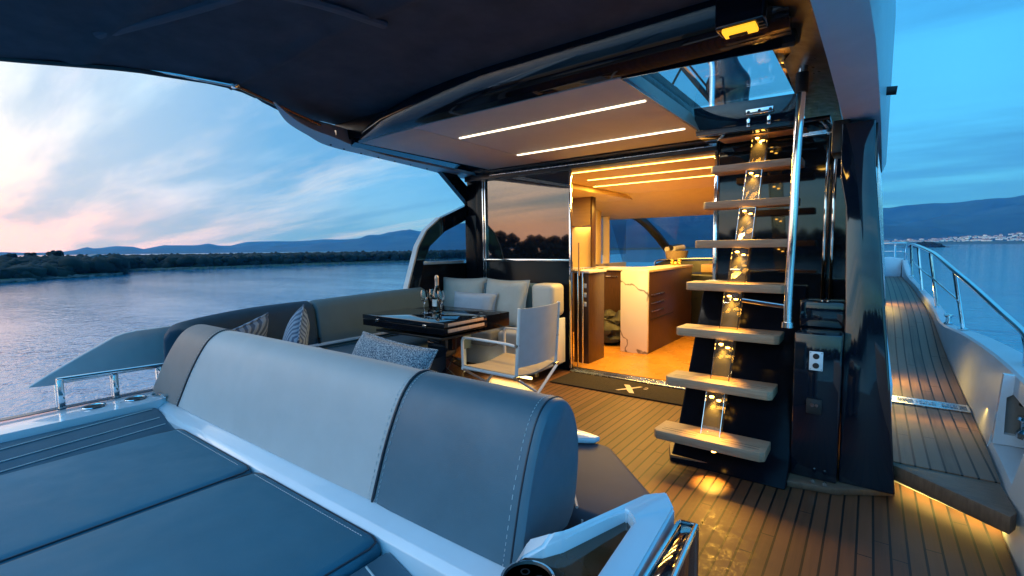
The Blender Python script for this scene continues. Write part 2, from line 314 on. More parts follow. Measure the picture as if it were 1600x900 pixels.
# ------------------------------------------------------------------ mesh helpers
def join(bm, tmp):
    me = bpy.data.meshes.new('_'); tmp.to_mesh(me); bm.from_mesh(me); bpy.data.meshes.remove(me); tmp.free()
def box(bm, a, b, bev=0., seg=2, rot=None, piv=None):
    t_ = bmesh.new(); bmesh.ops.create_cube(t_, size=1)
    a = Vector(a); b = Vector(b); c = (a+b)/2; s = Vector([abs(v) for v in (b-a)])
    for v in t_.verts: v.co = Vector((v.co.x*s.x, v.co.y*s.y, v.co.z*s.z))
    if bev: bmesh.ops.bevel(t_, geom=list(t_.edges), offset=min(bev, min(s)*.49), segments=seg, affect='EDGES', profile=.5)
    for v in t_.verts:
        if rot is not None: v.co = rot @ v.co
        v.co += c
    join(bm, t_); return bm
def prism(bm, pts, ext, bev=0., seg=2):
    t_ = bmesh.new(); ext = Vector(ext)
    v0 = [t_.verts.new(Vector(p)) for p in pts]; v1 = [t_.verts.new(Vector(p)+ext) for p in pts]
    t_.faces.new(v0); t_.faces.new(v1[::-1]); n = len(pts)
    for i in range(n): t_.faces.new((v0[i], v1[i], v1[(i+1) % n], v0[(i+1) % n]))
    bmesh.ops.recalc_face_normals(t_, faces=t_.faces)
    if bev: bmesh.ops.bevel(t_, geom=list(t_.edges), offset=bev, segments=seg, affect='EDGES', profile=.5)
    join(bm, t_); return bm
def loft(bm, rings, caps=True, closed=True):
    t_ = bmesh.new(); vs = [[t_.verts.new(Vector(p)) for p in r] for r in rings]; n = len(rings[0])
    for i in range(len(rings)-1):
        for j in range(n if closed else n-1):
            k = (j+1) % n; t_.faces.new((vs[i][j], vs[i][k], vs[i+1][k], vs[i+1][j]))
    if caps and closed: t_.faces.new(vs[0][::-1]); t_.faces.new(vs[-1])
    bmesh.ops.recalc_face_normals(t_, faces=t_.faces); join(bm, t_); return bm
def tube(bm, pts, r, n=10, sx=1.0):
    pts = [Vector(p) for p in pts]; rings = []; ref = None
    for i, p in enumerate(pts):
        d = (pts[min(i+1, len(pts)-1)] - pts[max(i-1, 0)]).normalized()
        if ref is None: ref = Vector((0, 0, 1)) if abs(d.z) < .9 else Vector((0, 1, 0))
        s = d.cross(ref).normalized(); u = s.cross(d).normalized(); ref = u
        rr = r[i] if isinstance(r, (list, tuple)) else r
        rings.append([p + s*math.cos(a)*rr*sx + u*math.sin(a)*rr for a in [2*math.pi*k/n for k in range(n)]])
    return loft(bm, rings)
def smooth_path(pts, k=6):
    out = []; P = [Vector(p) for p in pts]; P = [P[0]*2-P[1]]+P+[P[-1]*2-P[-2]]
    for i in range(1, len(P)-2):
        for j in range(k):
            t_ = j/k; a, b, c, d = P[i-1], P[i], P[i+1], P[i+2]
            out.append(.5*((2*b)+(c-a)*t_+(2*a-5*b+4*c-d)*t_*t_+(3*b-a-3*c+d)*t_**3))
    out.append(P[-2]); return out
def lathe(bm, c, prof, n=24):
    c = Vector(c); return loft(bm, [[c+Vector((math.cos(2*math.pi*k/n)*r, math.sin(2*math.pi*k/n)*r, z)) for k in range(n)] for r, z in prof])
def pillow(bm, c, w, h, th, rx=0, rz=0, ry=0, n=22, corner=.07):
    t_ = bmesh.new(); m = Matrix.Rotation(rz, 3, 'Z') @ Matrix.Rotation(rx, 3, 'X') @ Matrix.Rotation(ry, 3, 'Y'); c = Vector(c)
    grid = {}
    for s in (1, -1):
        for i in range(n+1):
            for j in range(n+1):
                u = -1+2*i/n; v = -1+2*j/n
                edge = i in (0, n) or j in (0, n)
                if s == -1 and edge: grid[(s, i, j)] = grid[(1, i, j)]; continue
                x = w/2*u*(1-corner*(1-v*v)); z = h/2*v*(1-corner*(1-u*u))
                y = s*th/2*max(0, (1-u**4)*(1-v**4))**.55 + .006*noise.noise(Vector((u*2.5+c.x, v*2.5, s)))
                grid[(s, i, j)] = t_.verts.new(m @ Vector((x, y, z)) + c)
    for s in (1, -1):
        for i in range(n):
            for j in range(n): t_.faces.new([grid[(s, i, j)], grid[(s, i+1, j)], grid[(s, i+1, j+1)], grid[(s, i, j+1)]][::s])
    bmesh.ops.recalc_face_normals(t_, faces=t_.faces); join(bm, t_); return bm
def pillow_edge(c, w, h, rx=0, rz=0, ry=0, corner=.07, n=16):
    m = Matrix.Rotation(rz, 3, 'Z') @ Matrix.Rotation(rx, 3, 'X') @ Matrix.Rotation(ry, 3, 'Y'); c = Vector(c); P = []
    for a, b, fx in ((-1, -1, 0), (1, -1, 1), (1, 1, 2), (-1, 1, 3)):
        for k in range(n):
            q = -1+2*k/n
            u, v = [(q, -1), (1, q), (-q, 1), (-1, -q)][fx]
            P.append(m @ Vector((w/2*u*(1-corner*(1-v*v)), 0, h/2*v*(1-corner*(1-u*u)))) + c)
    P.append(P[0]); return P
def wloc(o):
    v = Vector((0, 0, 0))
    while o: v += o.location; o = o.parent
    return v
def obj(name, bm, m, parent=None, sharp=35, label=None):
    if parent is not None:
        off = wloc(parent)
        for v in bm.verts: v.co -= off
    me = bpy.data.meshes.new(name); bm.to_mesh(me); bm.free()
    for p in me.polygons: p.use_smooth = True
    try: me.set_sharp_from_angle(angle=R(sharp))
    except Exception: pass
    me.materials.append(m)
    o = bpy.data.objects.new(name, me); COL.objects.link(o)
    if parent is not None: o.parent = parent
    if label: o['label'] = label
    return o
def B(): return bmesh.new()
def thing(name, label, cat, loc=(0, 0, 0), group=None):
    o = bpy.data.objects.new(name, None); COL.objects.link(o); o.location = loc; o.empty_display_size = .1
    o['label'] = label; o['category'] = cat
    if group: o['group'] = group
    return o
def tag(o, label, cat, group=None, kind=None):
    o['label'] = label; o['category'] = cat
    if group: o['group'] = group
    if kind: o['kind'] = kind
    return o
def struct(name, bm, m, label=None, sharp=35):
    o = obj(name, bm, m, sharp=sharp); o['kind'] = 'structure'
    if label: o['label'] = label
    return o
def lamp(kind, loc, energy, col, size=.05, to=None, spot=60, blend=.6, sy=None):
    l = bpy.data.lights.new('lamp', kind); l.energy = energy; l.color = col
    if kind == 'AREA':
        l.size = size
        if sy: l.shape = 'RECTANGLE'; l.size_y = sy
    else: l.shadow_soft_size = size
    if kind == 'SPOT': l.spot_size = R(spot); l.spot_blend = blend
    o = bpy.data.objects.new('lamp', l); COL.objects.link(o); o.location = loc
    if to is not None: o.rotation_euler = (Vector(to)-Vector(loc)).to_track_quat('-Z', 'Y').to_euler()
    return o

# ------------------------------------------------------------------ sea, land, mountains
SEA = -2.0
bm = B(); 
bmesh.ops.create_circle(bm, cap_ends=True, radius=5600, segments=96)
for v in bm.verts: v.co.z = SEA
struct('water', bm, seam_)
RIDGE = [(3.1416, .012), (2.6, .010), (2.2, .006), (1.9, .012), (1.75, .006), (1.5714, 0.00712), (1.4978, 0.00535), (1.439, 0.00268), (1.4009, 0.00305), (1.3805, 0.00669), (1.3698, 0.01154), (1.3595, 0.00846), (1.3344, 0.01232), (1.3119, 0.01112), (1.2988, 0.0068), (1.271, 0.01295), (1.2425, 0.01276), (1.224, 0.01319), (1.2068, 0.017), (1.1936, 0.01298), (1.174, 0.01226), (1.1495, 0.01904), (1.1078, 0.01885), (1.0552, 0.01978), (1.0187, 0.02328), (0.9765, 0.02306), (0.9524, 0.02545), (0.9327, 0.03042), (0.883, 0.03145), (0.8525, 0.03774), (0.8204, 0.03886), (0.7432, 0.04617), (0.6423, 0.04774), (0.5495, 0.0516), (0.4711, 0.05525), (0.4137, 0.06156), (0.3579, 0.06245), (0.2631, 0.06161), (0.1541, 0.06171), (0.0567, 0.06555), (-0.0006, 0.06627), (-0.0215, 0.06384), (-0.0368, 0.06588), (-0.0726, 0.06433), (-0.0912, 0.06199), (-0.1181, 0.06227), (-0.1392, 0.06147), (-0.1554, 0.0631), (-0.1717, 0.06487), (-0.2298, 0.06472), (-0.3048, 0.05563), (-0.4343, 0.04502), (-.9, .03), (-1.6, .012), (-2.4, .008), (-3.1416, .012)]
NEAR = [(.60, .0), (0.2622, 0.01497), (0.1027, 0.02526), (0.0006, 0.03158), (-0.0456, 0.02869), (-0.0841, 0.02416), (-0.1041, 0.01659), (-0.1221, 0.00834), (-0.1495, 0.0)]
def interp(T, a):
    for (a0, v0), (a1, v1) in zip(T, T[1:]):
        if a1 <= a <= a0: return v1 + (v0-v1)*(a-a1)/(a0-a1)
    return T[-1][1] if a < T[-1][0] else T[0][1]
def terrain(name, T, a0, a1, na, D0, Dr, D1, rough, nr=22, m=mountm):
    bm_ = B(); rows = []
    for i in range(na+1):
        a = a0+(a1-a0)*i/na; dx, dy = -math.sin(a), math.cos(a); hr = interp(T, a)*Dr(a)+H-SEA; row = []
        for j in range(nr+1):
            q = j/nr
            if q < .7: k = q/.7; D = D0(a)+(Dr(a)-D0(a))*k; prof = k**1.15
            else: k = (q-.7)/.3; D = Dr(a)+(D1(a)-Dr(a))*k; prof = 1-k
            p = Vector((dx*D, dy*D, 0)); nn = noise.fractal(p*.0016, 1.0, 2.1, 6)
            z = hr*prof*(1 + rough*nn*(1-abs(prof)**6)) - (8 if j in (0, nr) else 0)
            row.append(bm_.verts.new((p.x, p.y, SEA+z)))
        rows.append(row)
    for i in range(na):
        for j in range(nr): bm_.faces.new((rows[i][j], rows[i+1][j], rows[i+1][j+1], rows[i][j+1]))
    return struct(name, bm_, m, sharp=180)
Dm = lambda a: 2900 + 1200*max(0, min(1, (a-.55)/.8))
terrain('mountains', RIDGE, 3.1416, -3.1416, 900, lambda a: max(1900, Dm(a)*.62), Dm, lambda a: Dm(a)*1.35, .85)
terrain('foothills', NEAR, .55, -.149, 160, lambda a: 1900, lambda a: 2050, lambda a: 2200, .30)
# low far shore to starboard with the town above it
coast = [(.0, .0042), (-.06, .0034), (-.0866, .0026), (-.12, .0022), (-.1745, .0016), (-.30, .0016), (-.60, .002), (-.62, 0)]
terrain('far_shore', coast, .0, -.62, 90, lambda a: 1300, lambda a: 1400, lambda a: 1850, .3, nr=8, m=landm)

# coastal land to port
sh = [(-70, -40), (-76, -12), (-80.6, 8.5), (-85.1, 12.4), (-88.2, 16.7), (-92.4, 22.6), (-106.4, 22.8), (-108.8, 27.8), (-105.2, 40.2), (-105.5, 57.6), (-101, 88), (-112, 122), (-150, 210), (-230, 330), (-200, 520), (0, 800)]
shp = [(v.x, v.y) for v in smooth_path([(x, y, 0) for x, y in sh], 6)]
bm = B(); rows = []
for i, (x, y) in enumerate(shp):
    d = Vector((x, y)).normalized(); row = []
    for j, (dd, z) in enumerate(((-1.5, -.6), (0, .02), (1.2, .35), (6, .8), (30, 1.2), (120, 1.6), (500, 1.5), (1500, -1))):
        w = 1+.4*noise.noise(Vector((x*.2, y*.2, j)))
        row.append(bm.verts.new((x+d.x*dd*w, y+d.y*dd*w, SEA+z*w)))
    rows.append(row)
for i in range(len(rows)-1):
    for j in range(7): bm.faces.new((rows[i][j], rows[i+1][j], rows[i+1][j+1], rows[i][j+1]))
struct('shore', bm, landm, sharp=180)
def blob(bm, c, rx, ry, rz, n=1, seed=0):
    t_ = bmesh.new(); bmesh.ops.create_icosphere(t_, subdivisions=n, radius=1)
    for v in t_.verts:
        k = 1+.45*noise.noise(v.co*1.7+Vector((seed, seed*.7, 0)))
        v.co = Vector((v.co.x*rx*k, v.co.y*ry*k, v.co.z*rz*k))+Vector(c)
    join(bm, t_)
def fastblobs(lst, sub=2):
    # many irregular leafy clumps in one mesh
    t_ = bmesh.new(); bmesh.ops.create_icosphere(t_, subdivisions=sub, radius=1); base = [v.co.copy() for v in t_.verts]; fc = [[v.index for v in f.verts] for f in t_.faces]; t_.free()
    V = []; F = []
    for (c, rx, ry, rz, s) in lst:
        o = len(V)
        for co in base:
            k = 1+.55*noise.noise(co*1.9+Vector((s, s*.7, 0)))+.25*noise.noise(co*5+Vector((s, 0, s)))
            V.append((c[0]+co.x*rx*k, c[1]+co.y*ry*k, c[2]+co.z*rz*k))
        F += [[i+o for i in f] for f in fc]
    me = bpy.data.meshes.new('clumps'); me.from_pydata(V, [], F); b_ = B(); b_.from_mesh(me); bpy.data.meshes.remove(me); return b_
lst = []
for i in range(10500):
    k = random.random()**.8*(len(shp)-12); a = int(k); f = k-a
    x = shp[a][0]*(1-f)+shp[a+1][0]*f; y = shp[a][1]*(1-f)+shp[a+1][1]*f; d = Vector((x, y)).normalized(); D = math.hypot(x, y)
    back = 2.5+random.random()**2*60; r_ = random.choice((.22, .28, .35, .45, .7))*random.uniform(.8, 1.4)*(1+D*.002)
    hmax = 2.62 + (D+back)*(-.0012 if x < -60 else 0)
    zt = min(hmax, .9+back*.07+random.uniform(-.3, 1.3)) if a > 22 else min(hmax, .5+back*.10+random.uniform(-.3, .8))
    lst.append(((x+d.x*back, y+d.y*back, SEA+zt-r_*.55), r_*1.3, r_*1.3, r_*1.05, random.random()*99))
tag(obj('coastal_scrub', fastblobs(lst, 1), scrubm, sharp=180), 'dark green low scrub covering the shore across the water', 'scrub', kind='stuff')
lst = []
for i in range(700):
    k = random.random()*72; a = int(k); f = k-a
    x = shp[a][0]*(1-f)+shp[a+1][0]*f; y = shp[a][1]*(1-f)+shp[a+1][1]*f; d = Vector((x, y)).normalized(); b_ = random.uniform(-.3, 1.6); r_ = random.uniform(.12, .45)
    lst.append(((x+d.x*b_, y+d.y*b_, SEA+.05+.15*max(0, b_)), r_*1.3, r_*1.3, r_*.6, random.random()*99))
tag(obj('shore_rocks', fastblobs(lst, 1), rockm, sharp=180), 'pale broken rocks strewn along the far waterline', 'rocks', kind='stuff')
# wood aft of the boat: its dark outline shows in the cabin glass
lst = []
for i in range(1500):
    a = random.uniform(R(108), R(212)); D = random.uniform(118, 175); z = random.uniform(0, 1)
    hh = 6.5+2.2*noise.noise(Vector((a*9, 0, 0)))+1.8*noise.noise(Vector((a*38, 3, 0)))
    r_ = random.uniform(.9, 2.0)
    lst.append(((-math.sin(a)*D, math.cos(a)*D, SEA+z*hh), r_, r_, r_*.9, random.random()*99))
tag(obj('aft_wood', fastblobs(lst, 1), scrubm, sharp=180), 'dark wood on the shore astern mirrored in the cabin glass', 'wood', kind='stuff')
bm = B()
box(bm, (-160, -160, SEA-.5), (120, -112, SEA+.4))
struct('aft_shore', bm, landm)
def tree(loc, h, label, group='single trees above the port scrub'):
    t_ = thing('round_tree', label, 'tree', loc, group)
    b_ = B(); tube(b_, [loc, (loc[0]+.1, loc[1], loc[2]+h*.6)], [.16, .07], 6); obj('trunk', b_, barkm, t_)
    L_ = [((loc[0]+random.uniform(-.9, .9)*h*.3, loc[1]+random.uniform(-.9, .9)*h*.3, loc[2]+h*random.uniform(.55, .92)), h*.13, h*.13, h*.12, random.random()*99) for _ in range(26)]
    obj('crown', fastblobs(L_, 2), scrubm, t_, sharp=180)
def azpos(x_az, D, z): return (-math.sin(x_az)*D, math.cos(x_az)*D, z)
tree(azpos(1.405, 118, -1.0), 2.9, 'largest round dark tree standing above the scrub at far left')
tree(azpos(1.43, 122, -1.0), 2.6, 'small dark tree just left of the tallest round tree on the shore')
tree(azpos(1.452, 120, -1.0), 2.5, 'dark tree at the far left edge of the wooded shore')
# small pale house in the scrub
hp = azpos(1.36, 104, -.9)
hs = thing('shore_house', 'small pale grey house half hidden in the scrub on the port shore', 'house', hp)
bm = B(); box(bm, (hp[0]-2.0, hp[1]-1.6, -1.0), (hp[0]+2.0, hp[1]+1.6, .55), .03); obj('wall', bm, mat('house_grey', (.30, .32, .34), .8), hs)
bm = B(); prism(bm, [(hp[0]-2.2, hp[1]-1.9, .55), (hp[0]-2.2, hp[1]+1.9, .55), (hp[0]-2.2, hp[1], 1.25)], (4.4, 0, 0)); obj('roof', bm, mat('house_roof', (.16, .17, .19), .8), hs)
# wooded point to starboard
pp = azpos(-.067, 480, SEA)
lst = []
for i in range(170):
    q = random.uniform(-1, 1); c = azpos(-.070-q*.020, 480+random.uniform(-6, 10), SEA+random.uniform(0, 3.2)*(1-max(0, -q)*0-abs(q)**2*.85))
    r_ = random.uniform(1.0, 2.0); lst.append((c, r_, r_, r_*.8, random.random()*99))
tag(obj('wooded_point', fastblobs(lst, 1), scrubm, sharp=180), 'dark wooded point jutting into the water beyond the rail', 'wood', kind='stuff')
bm = B(); blob(bm, azpos(-.074, 482, SEA), 15, 8, .5, 3); struct('point_land', bm, rockm)
# town on the far slope
def house_mesh():
    b_ = B(); box(b_, (-1, -1, 0), (1, 1, 1)); return b_
hb = B(); box(hb, (-1, -1, 0), (1, 1, 1.2)); hme = bpy.data.meshes.new('house_wall'); hb.to_mesh(hme); hb.free(); hme.materials.append(housem)
rb = B(); prism(rb, [(-1.1, -1.1, 1.2), (-1.1, 1.1, 1.2), (-1.1, 0, 1.75)], (2.2, 0, 0)); rme = bpy.data.meshes.new('house_roof'); rb.to_mesh(rme); rb.free(); rme.materials.append(roofm)
for i in range(190):
    q = random.random()
    a = -.012-.165*q**.8; e = random.uniform(.0028, .0065+.0075*max(0, (q-.25))/.75)
    D = 1790+e*11000; s = random.uniform(1.7, 3.8)
    p = azpos(a, D, H+e*D-s)
    r0 = thing('hillside_house', 'tiny pale house among the town houses on the far starboard slope', 'house', p, 'town houses across the bay')
    r0.rotation_euler = (0, 0, random.uniform(0, 3))
    for nm, me in (('wall', hme), ('roof', rme)):
        c = bpy.data.objects.new(nm, me); COL.objects.link(c); c.parent = r0; c.scale = (s*random.uniform(.8, 1.5), s, s*.9)
# ground under the town
bm = B(); rows = []
for i in range(61):
    a = .02-.24*i/60; row = []
    for D, e in ((1750, -.0035), (1800, .0010), (1830, .0030), (1880, .0075), (1960, .0145), (2300, .020)):
        row.append(bm.verts.new(azpos(a, D, H+e*D*(.75+.25*noise.noise(Vector((a*30, D*.01, 0)))) - 3)))
    rows.append(row)
for i in range(60):
    for j in range(5): bm.faces.new((rows[i][j], rows[i+1][j], rows[i+1][j+1], rows[i][j+1]))
struct('town_slope', bm, mountm, sharp=180)
# haze
bm = B(); box(bm, (-5700, -5700, -12), (5700, 5700, 330))
hz = obj('haze', bm, landm); hz['kind'] = 'stuff'; hz['label'] = 'blue evening haze over the bay'; hz['category'] = 'haze'
hm = bpy.data.materials.new('haze'); hm.use_nodes = True; t_ = hm.node_tree
for n in list(t_.nodes): t_.nodes.remove(n)
pv = t_.nodes.new('ShaderNodeVolumePrincipled'); pv.inputs['Color'].default_value = (.03, .36, 1, 1); pv.inputs['Density'].default_value = 2.4e-4; pv.inputs['Absorption Color'].default_value = (1, 1, 1, 1); pv.inputs['Anisotropy'].default_value = .0
om = t_.nodes.new('ShaderNodeOutputMaterial'); t_.links.new(pv.outputs[0], om.inputs['Volume']); hz.data.materials[0] = hm

# ------------------------------------------------------------------ yacht structure
bm = B(); prism(bm, [(-3.9, -1.2, -.05), (.50, -1.2, -.05), (.50, 2.3, -.05), (.56, 4.4, -.05), (-3.9, 4.4, -.05)], (0, 0, .05))
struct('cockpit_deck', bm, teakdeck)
# side deck ------------------------------------------------
SD = [(2.9, .523, .170), (3.46, .545, .177), (4.4, .566, .200), (5.0, .570, .245), (5.5, .567, .303), (6.0, .552, .41), (6.6, .534, .528), (7.5, .515, .60), (9.0, .49, .67), (11.0, .46, .709)]
def sdz(y): 
    for (y0, _, z0), (y1, _, z1) in zip(SD, SD[1:]):
        if y <= y1: return z0+(z1-z0)*(y-y0)/(y1-y0)
    return SD[-1][2]
inner = lambda y: .135 if y < 4.5 else max(.10, .135-(y-4.5)*.02)
bm = B(); rings = []
yy = [2.72, 2.9, 3.1, 3.46]+[3.46+k*.25 for k in range(1, 31)]
SX = smooth_path([(x, y, z) for y, x, z in SD], 8)
def sdx(y):
    for p, q in zip(SX, SX[1:]):
        if p.y <= y <= q.y: return p.x+(q.x-p.x)*(y-p.y)/(q.y-p.y), p.z+(q.z-p.z)*(y-p.y)/(q.y-p.y)
    return (SX[0].x, SX[0].z) if y < SX[0].y else (SX[-1].x, SX[-1].z)
# front corner is cut on the skew: y of the nosing runs from 3.09 inboard to 2.72 outboard
for y in yy:
    if y < 3.1: continue
    xo, z = sdx(y); xi = inner(y)
    rings.append([(xi, y, z), (xo, y, z), (xo, y, z-.06), (xi, y, z-.06)])
loft(bm, rings)
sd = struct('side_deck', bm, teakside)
bm = B(); prism(bm, [(.130, 3.0975, .168), (.130, 3.06, .168), (.505, 2.735, .168), (.535, 2.80, .168), (.530, 3.0975, .168)], (0, 0, -.078), .004)
nb = struct('side_deck_step', bm, margin)
bm = B(); prism(bm, [(.15, 3.262, 0), (.56, 2.94, 0), (.60, 3.0, 0), (.19, 3.34, 0)], (0, 0, .088)); struct('side_deck_riser', bm, white)
st = thing('step_light', 'glowing amber strip under the nosing of the side deck step', 'light strip', (.3, 3.1, .05))
bm = B(); tube(bm, [(.160, 3.240, .050), (.540, 2.942, .050)], .010, 8); obj('light_tube', bm, sideled, st)
d = (Vector((.535, 2.93, 0))-Vector((.165, 3.222, 0))).normalized(); nrm = Vector((-d.y, d.x, 0))
if nrm.y > 0: nrm = -nrm
q = Vector((.35, 3.076, .075))
lamp('AREA', q+nrm*.02, 1.5, (1, .66, .12), .44, to=q+nrm*.10-Vector((0, 0, .2)), sy=.012).rotation_euler = (R(22), 0, math.atan2(d.y, d.x))
# decorative plate across the side deck
pl = thing('sill_plate', 'pale steel plate with dark embossed marks crossing the side deck', 'plate', (.34, 4.26, .2))
bm = B(); prism(bm, [(.140, 4.19, sdz(4.19)+.002), (.562, 4.19, sdz(4.19)+.002), (.564, 4.345, sdz(4.34)+.002), (.140, 4.345, sdz(4.34)+.002)], (0, 0, .005)); obj('plate', bm, brushed, pl)
bm = B(); zz0 = sdz(4.25)+.0085
for k in range(4): box(bm, (.19, 4.225+k*.024, zz0), (.275, 4.233+k*.024, zz0+.0015))
x = .295
for k in range(14):
    if k == 7: x += .02
    w = random.uniform(.009, .013); y0 = 4.235
    box(bm, (x, y0, zz0), (x+w*.35, y0+.065, zz0+.0015)); 
    if k % 2: box(bm, (x, y0+.052, zz0+.0001), (x+w, y0+.065, zz0+.0016))
    if k % 3: box(bm, (x, y0+.0, zz0+.0002), (x+w, y0+.013, zz0+.0017))
    x += w+.004
for k in range(4): box(bm, (.52, 4.225+k*.024, zz0), (.55, 4.233+k*.024, zz0+.0015))
obj('embossed_marks', bm, mat('etched_blue', (.05, .14, .24), .3, .5), pl)
# house side wall along the side deck
bm = B(); prism(bm, [(-.07, 3.4, 0), (-.07, 3.4, 2.0), (-.07, 11.3, 1.5), (-.07, 11.3, .3)], (.075, 0, 0)); struct('house_side_wall', bm, black)
bm = B(); prism(bm, [(.10, 3.2, .0), (.10, 3.2, .55), (.10, 11.3, 1.02), (.10, 11.3, .3)], (.022, 0, 0), .006); struct('house_side_coaming', bm, white)
for y in (4.75, 7.2):
    w_ = thing('wall_courtesy_light', 'slim amber courtesy light low on the house side, %s' % ('nearest the embossed plate' if y < 5 else 'farther forward of the two'), 'light', (.125, y, sdz(y)+.10), 'courtesy lights along the side deck')
    bm = B(); box(bm, (.122, y-.05, sdz(y)+.13), (.132, y+.05, sdz(y)+.15), .003); obj('housing', bm, chrome, w_)
    bm = B(); box(bm, (.1335, y-.04, sdz(y)+.134), (.136, y+.04, sdz(y)+.146)); obj('lens', bm, mat('dim_amber_lens', (1, .7, .3), .5, emis=(1, .6, .15), estr=.6), w_)
    lamp('AREA', (.145, y, sdz(y)+.13), 2.6, (1, .62, .12), .05, to=(.24, y-.05, sdz(y)-.05), sy=.35)
lamp('AREA', (.15, 3.9, .26), 1.0, (1, .62, .12), .03, to=(.17, 3.9, .1), sy=1.0)
# bulwark / gunwale to starboard
IN = smooth_path([(.50, -1.2, .60), (.53, 1.5, .60), (.60, 2.6, .605), (.645, 3.49, .60), (.640, 4.32, .60), (.60, 5.03, .595), (.548, 5.9, .56), (.545, 6.6, .616), (.512, 8.2, .728), (.480, 10.0, .80), (.467, 11.2, 1.0)], 6)
def inx(y):
    for p, q in zip(IN, IN[1:]):
        if p.y <= y <= q.y: f = (y-p.y)/(q.y-p.y); return p.x+(q.x-p.x)*f, p.z+(q.z-p.z)*f
    return (IN[-1].x, IN[-1].z) if y > IN[-1].y else (IN[0].x, IN[0].z)
gw = [(-1.2, .16), (3.5, .16), (4.3, .155), (5.0, .12), (5.4, .085), (6.0, .085), (6.8, .085), (8.6, .04), (10.5, .08), (11.2, .07)]
def gwd(y):
    for (a, b), (c, d_) in zip(gw, gw[1:]):
        if a <= y <= c: return b+(d_-b)*(y-a)/(c-a)
    return .07
def bulwark_rings(y0, y1, n):
    out = []
    for k in range(n+1):
        y = y0+(y1-y0)*k/n; xi, z = inx(y); xb, zb = sdx(y) if y > 2.9 else (.50+.02*max(0, y-1.2)*.5, 0.)
        if y <= 2.9: zb = -.05
        w = max(.05, gwd(y))
        out.append([(xb+.006, y, zb-.03), (xi-.004, y, z-.012), (xi+.010, y, z), (xi+w-.012, y, z+.004), (xi+w, y, z-.01), (xi+w+.02, y, z-.12), (xi+w-.30, y, SEA-.1), (xb-.1, y, SEA-.1)])
    return out
bm = B(); loft(bm, bulwark_rings(-1.2, 2.98, 12)); loft(bm, bulwark_rings(3.64, 11.2, 46)); 
# between: recess for the mooring gear, wall kept below and above the niche
rr = bulwark_rings(2.98, 3.64, 5)
loft(bm, [[(r[0][0], r[0][1], r[0][2]), (r[0][0]+.02, r[0][1], .20), (r[0][0]+.20, r[0][1], .20), (r[5][0]-.06, r[5][1], .20), (r[6][0], r[6][1], r[6][2]), r[7]] for r in rr])
loft(bm, [[(r[1][0]-.004, r[1][1], r[1][2]-.10), r[1], r[2], r[3], r[4], r[5], (r[5][0]-.06, r[5][1], r[5][2]-.12)] for r in rr])
struct('starboard_bulwark', bm, mat('bulwark_white', (.58, .62, .66), .38, var=.05, vscale=3, rvar=.06))
bm = B(); prism(bm, [(.08, 11.22, .55), (.55, 11.22, .55), (.55, 11.22, 1.0), (.30, 11.22, 1.04), (.08, 11.22, 1.02)], (0, 1.2, 0), .02); struct('foredeck', bm, white)
# niche with winch
nc = thing('mooring_niche', 'white moulded niche with dark winch set into the starboard bulwark', 'mooring niche', (.6, 3.5, .2))
bm = B()
box(bm, (.775, 2.985, .203), (.785, 3.60, .50)); obj('back_wall', bm, white, nc)
bm = B(); t2 = bmesh.new(); F0 = [(.574, .203), (.775, .203), (.775, .50), (.66, .50), (.645, .588), (.600, .590)]; F1 = [(.616, .262), (.735, .262), (.735, .40), (.735, .485), (.640, .485), (.616, .465)]
vo = [[t2.verts.new((x, 3.60+dy, z)) for x, z in F0] for dy in (0, .036)]; vi = [[t2.verts.new((x, 3.60+dy, z)) for x, z in F1] for dy in (0, .036)]
for i in range(6):
    j = (i+1) % 6
    for q in ((vo[0][i], vo[0][j], vi[0][j], vi[0][i]), (vo[1][j], vo[1][i], vi[1][i], vi[1][j]), (vi[0][i], vi[0][j], vi[1][j], vi[1][i]), (vo[0][j], vo[0][i], vo[1][i], vo[1][j])): t2.faces.new(q)
bmesh.ops.recalc_face_normals(t2, faces=t2.faces); join(bm, t2); obj('opening_frame', bm, white, nc)
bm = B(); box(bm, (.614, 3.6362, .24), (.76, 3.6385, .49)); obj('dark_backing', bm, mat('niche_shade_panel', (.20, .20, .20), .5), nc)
bm = B(); lathe(bm, (.700, 3.585, .262), [(.001, 0), (.045, 0), (.047, .03), (.030, .05), (.030, .08), (.046, .10), (.040, .115), (.001, .12)]); obj('winch', bm, chrome, nc)
bm = B(); lathe(bm, (.700, 3.60, .43), [(.015, 0), (.035, 0), (.038, .008), (.03, .012), (.001, .013)]); obj('fairlead', bm, rubber, nc)
# cleat on the gunwale
cl = thing('mooring_cleat', 'short chrome mooring post on the white gunwale beside a rail stanchion', 'cleat', (.58, 5.85, .57))
bm = B(); lathe(bm, (.588, 5.80, .565), [(.03, 0), (.032, .01), (.02, .02), (.02, .06), (.034, .075), (.034, .09), (.001, .095)]); obj('post', bm, chrome, cl)
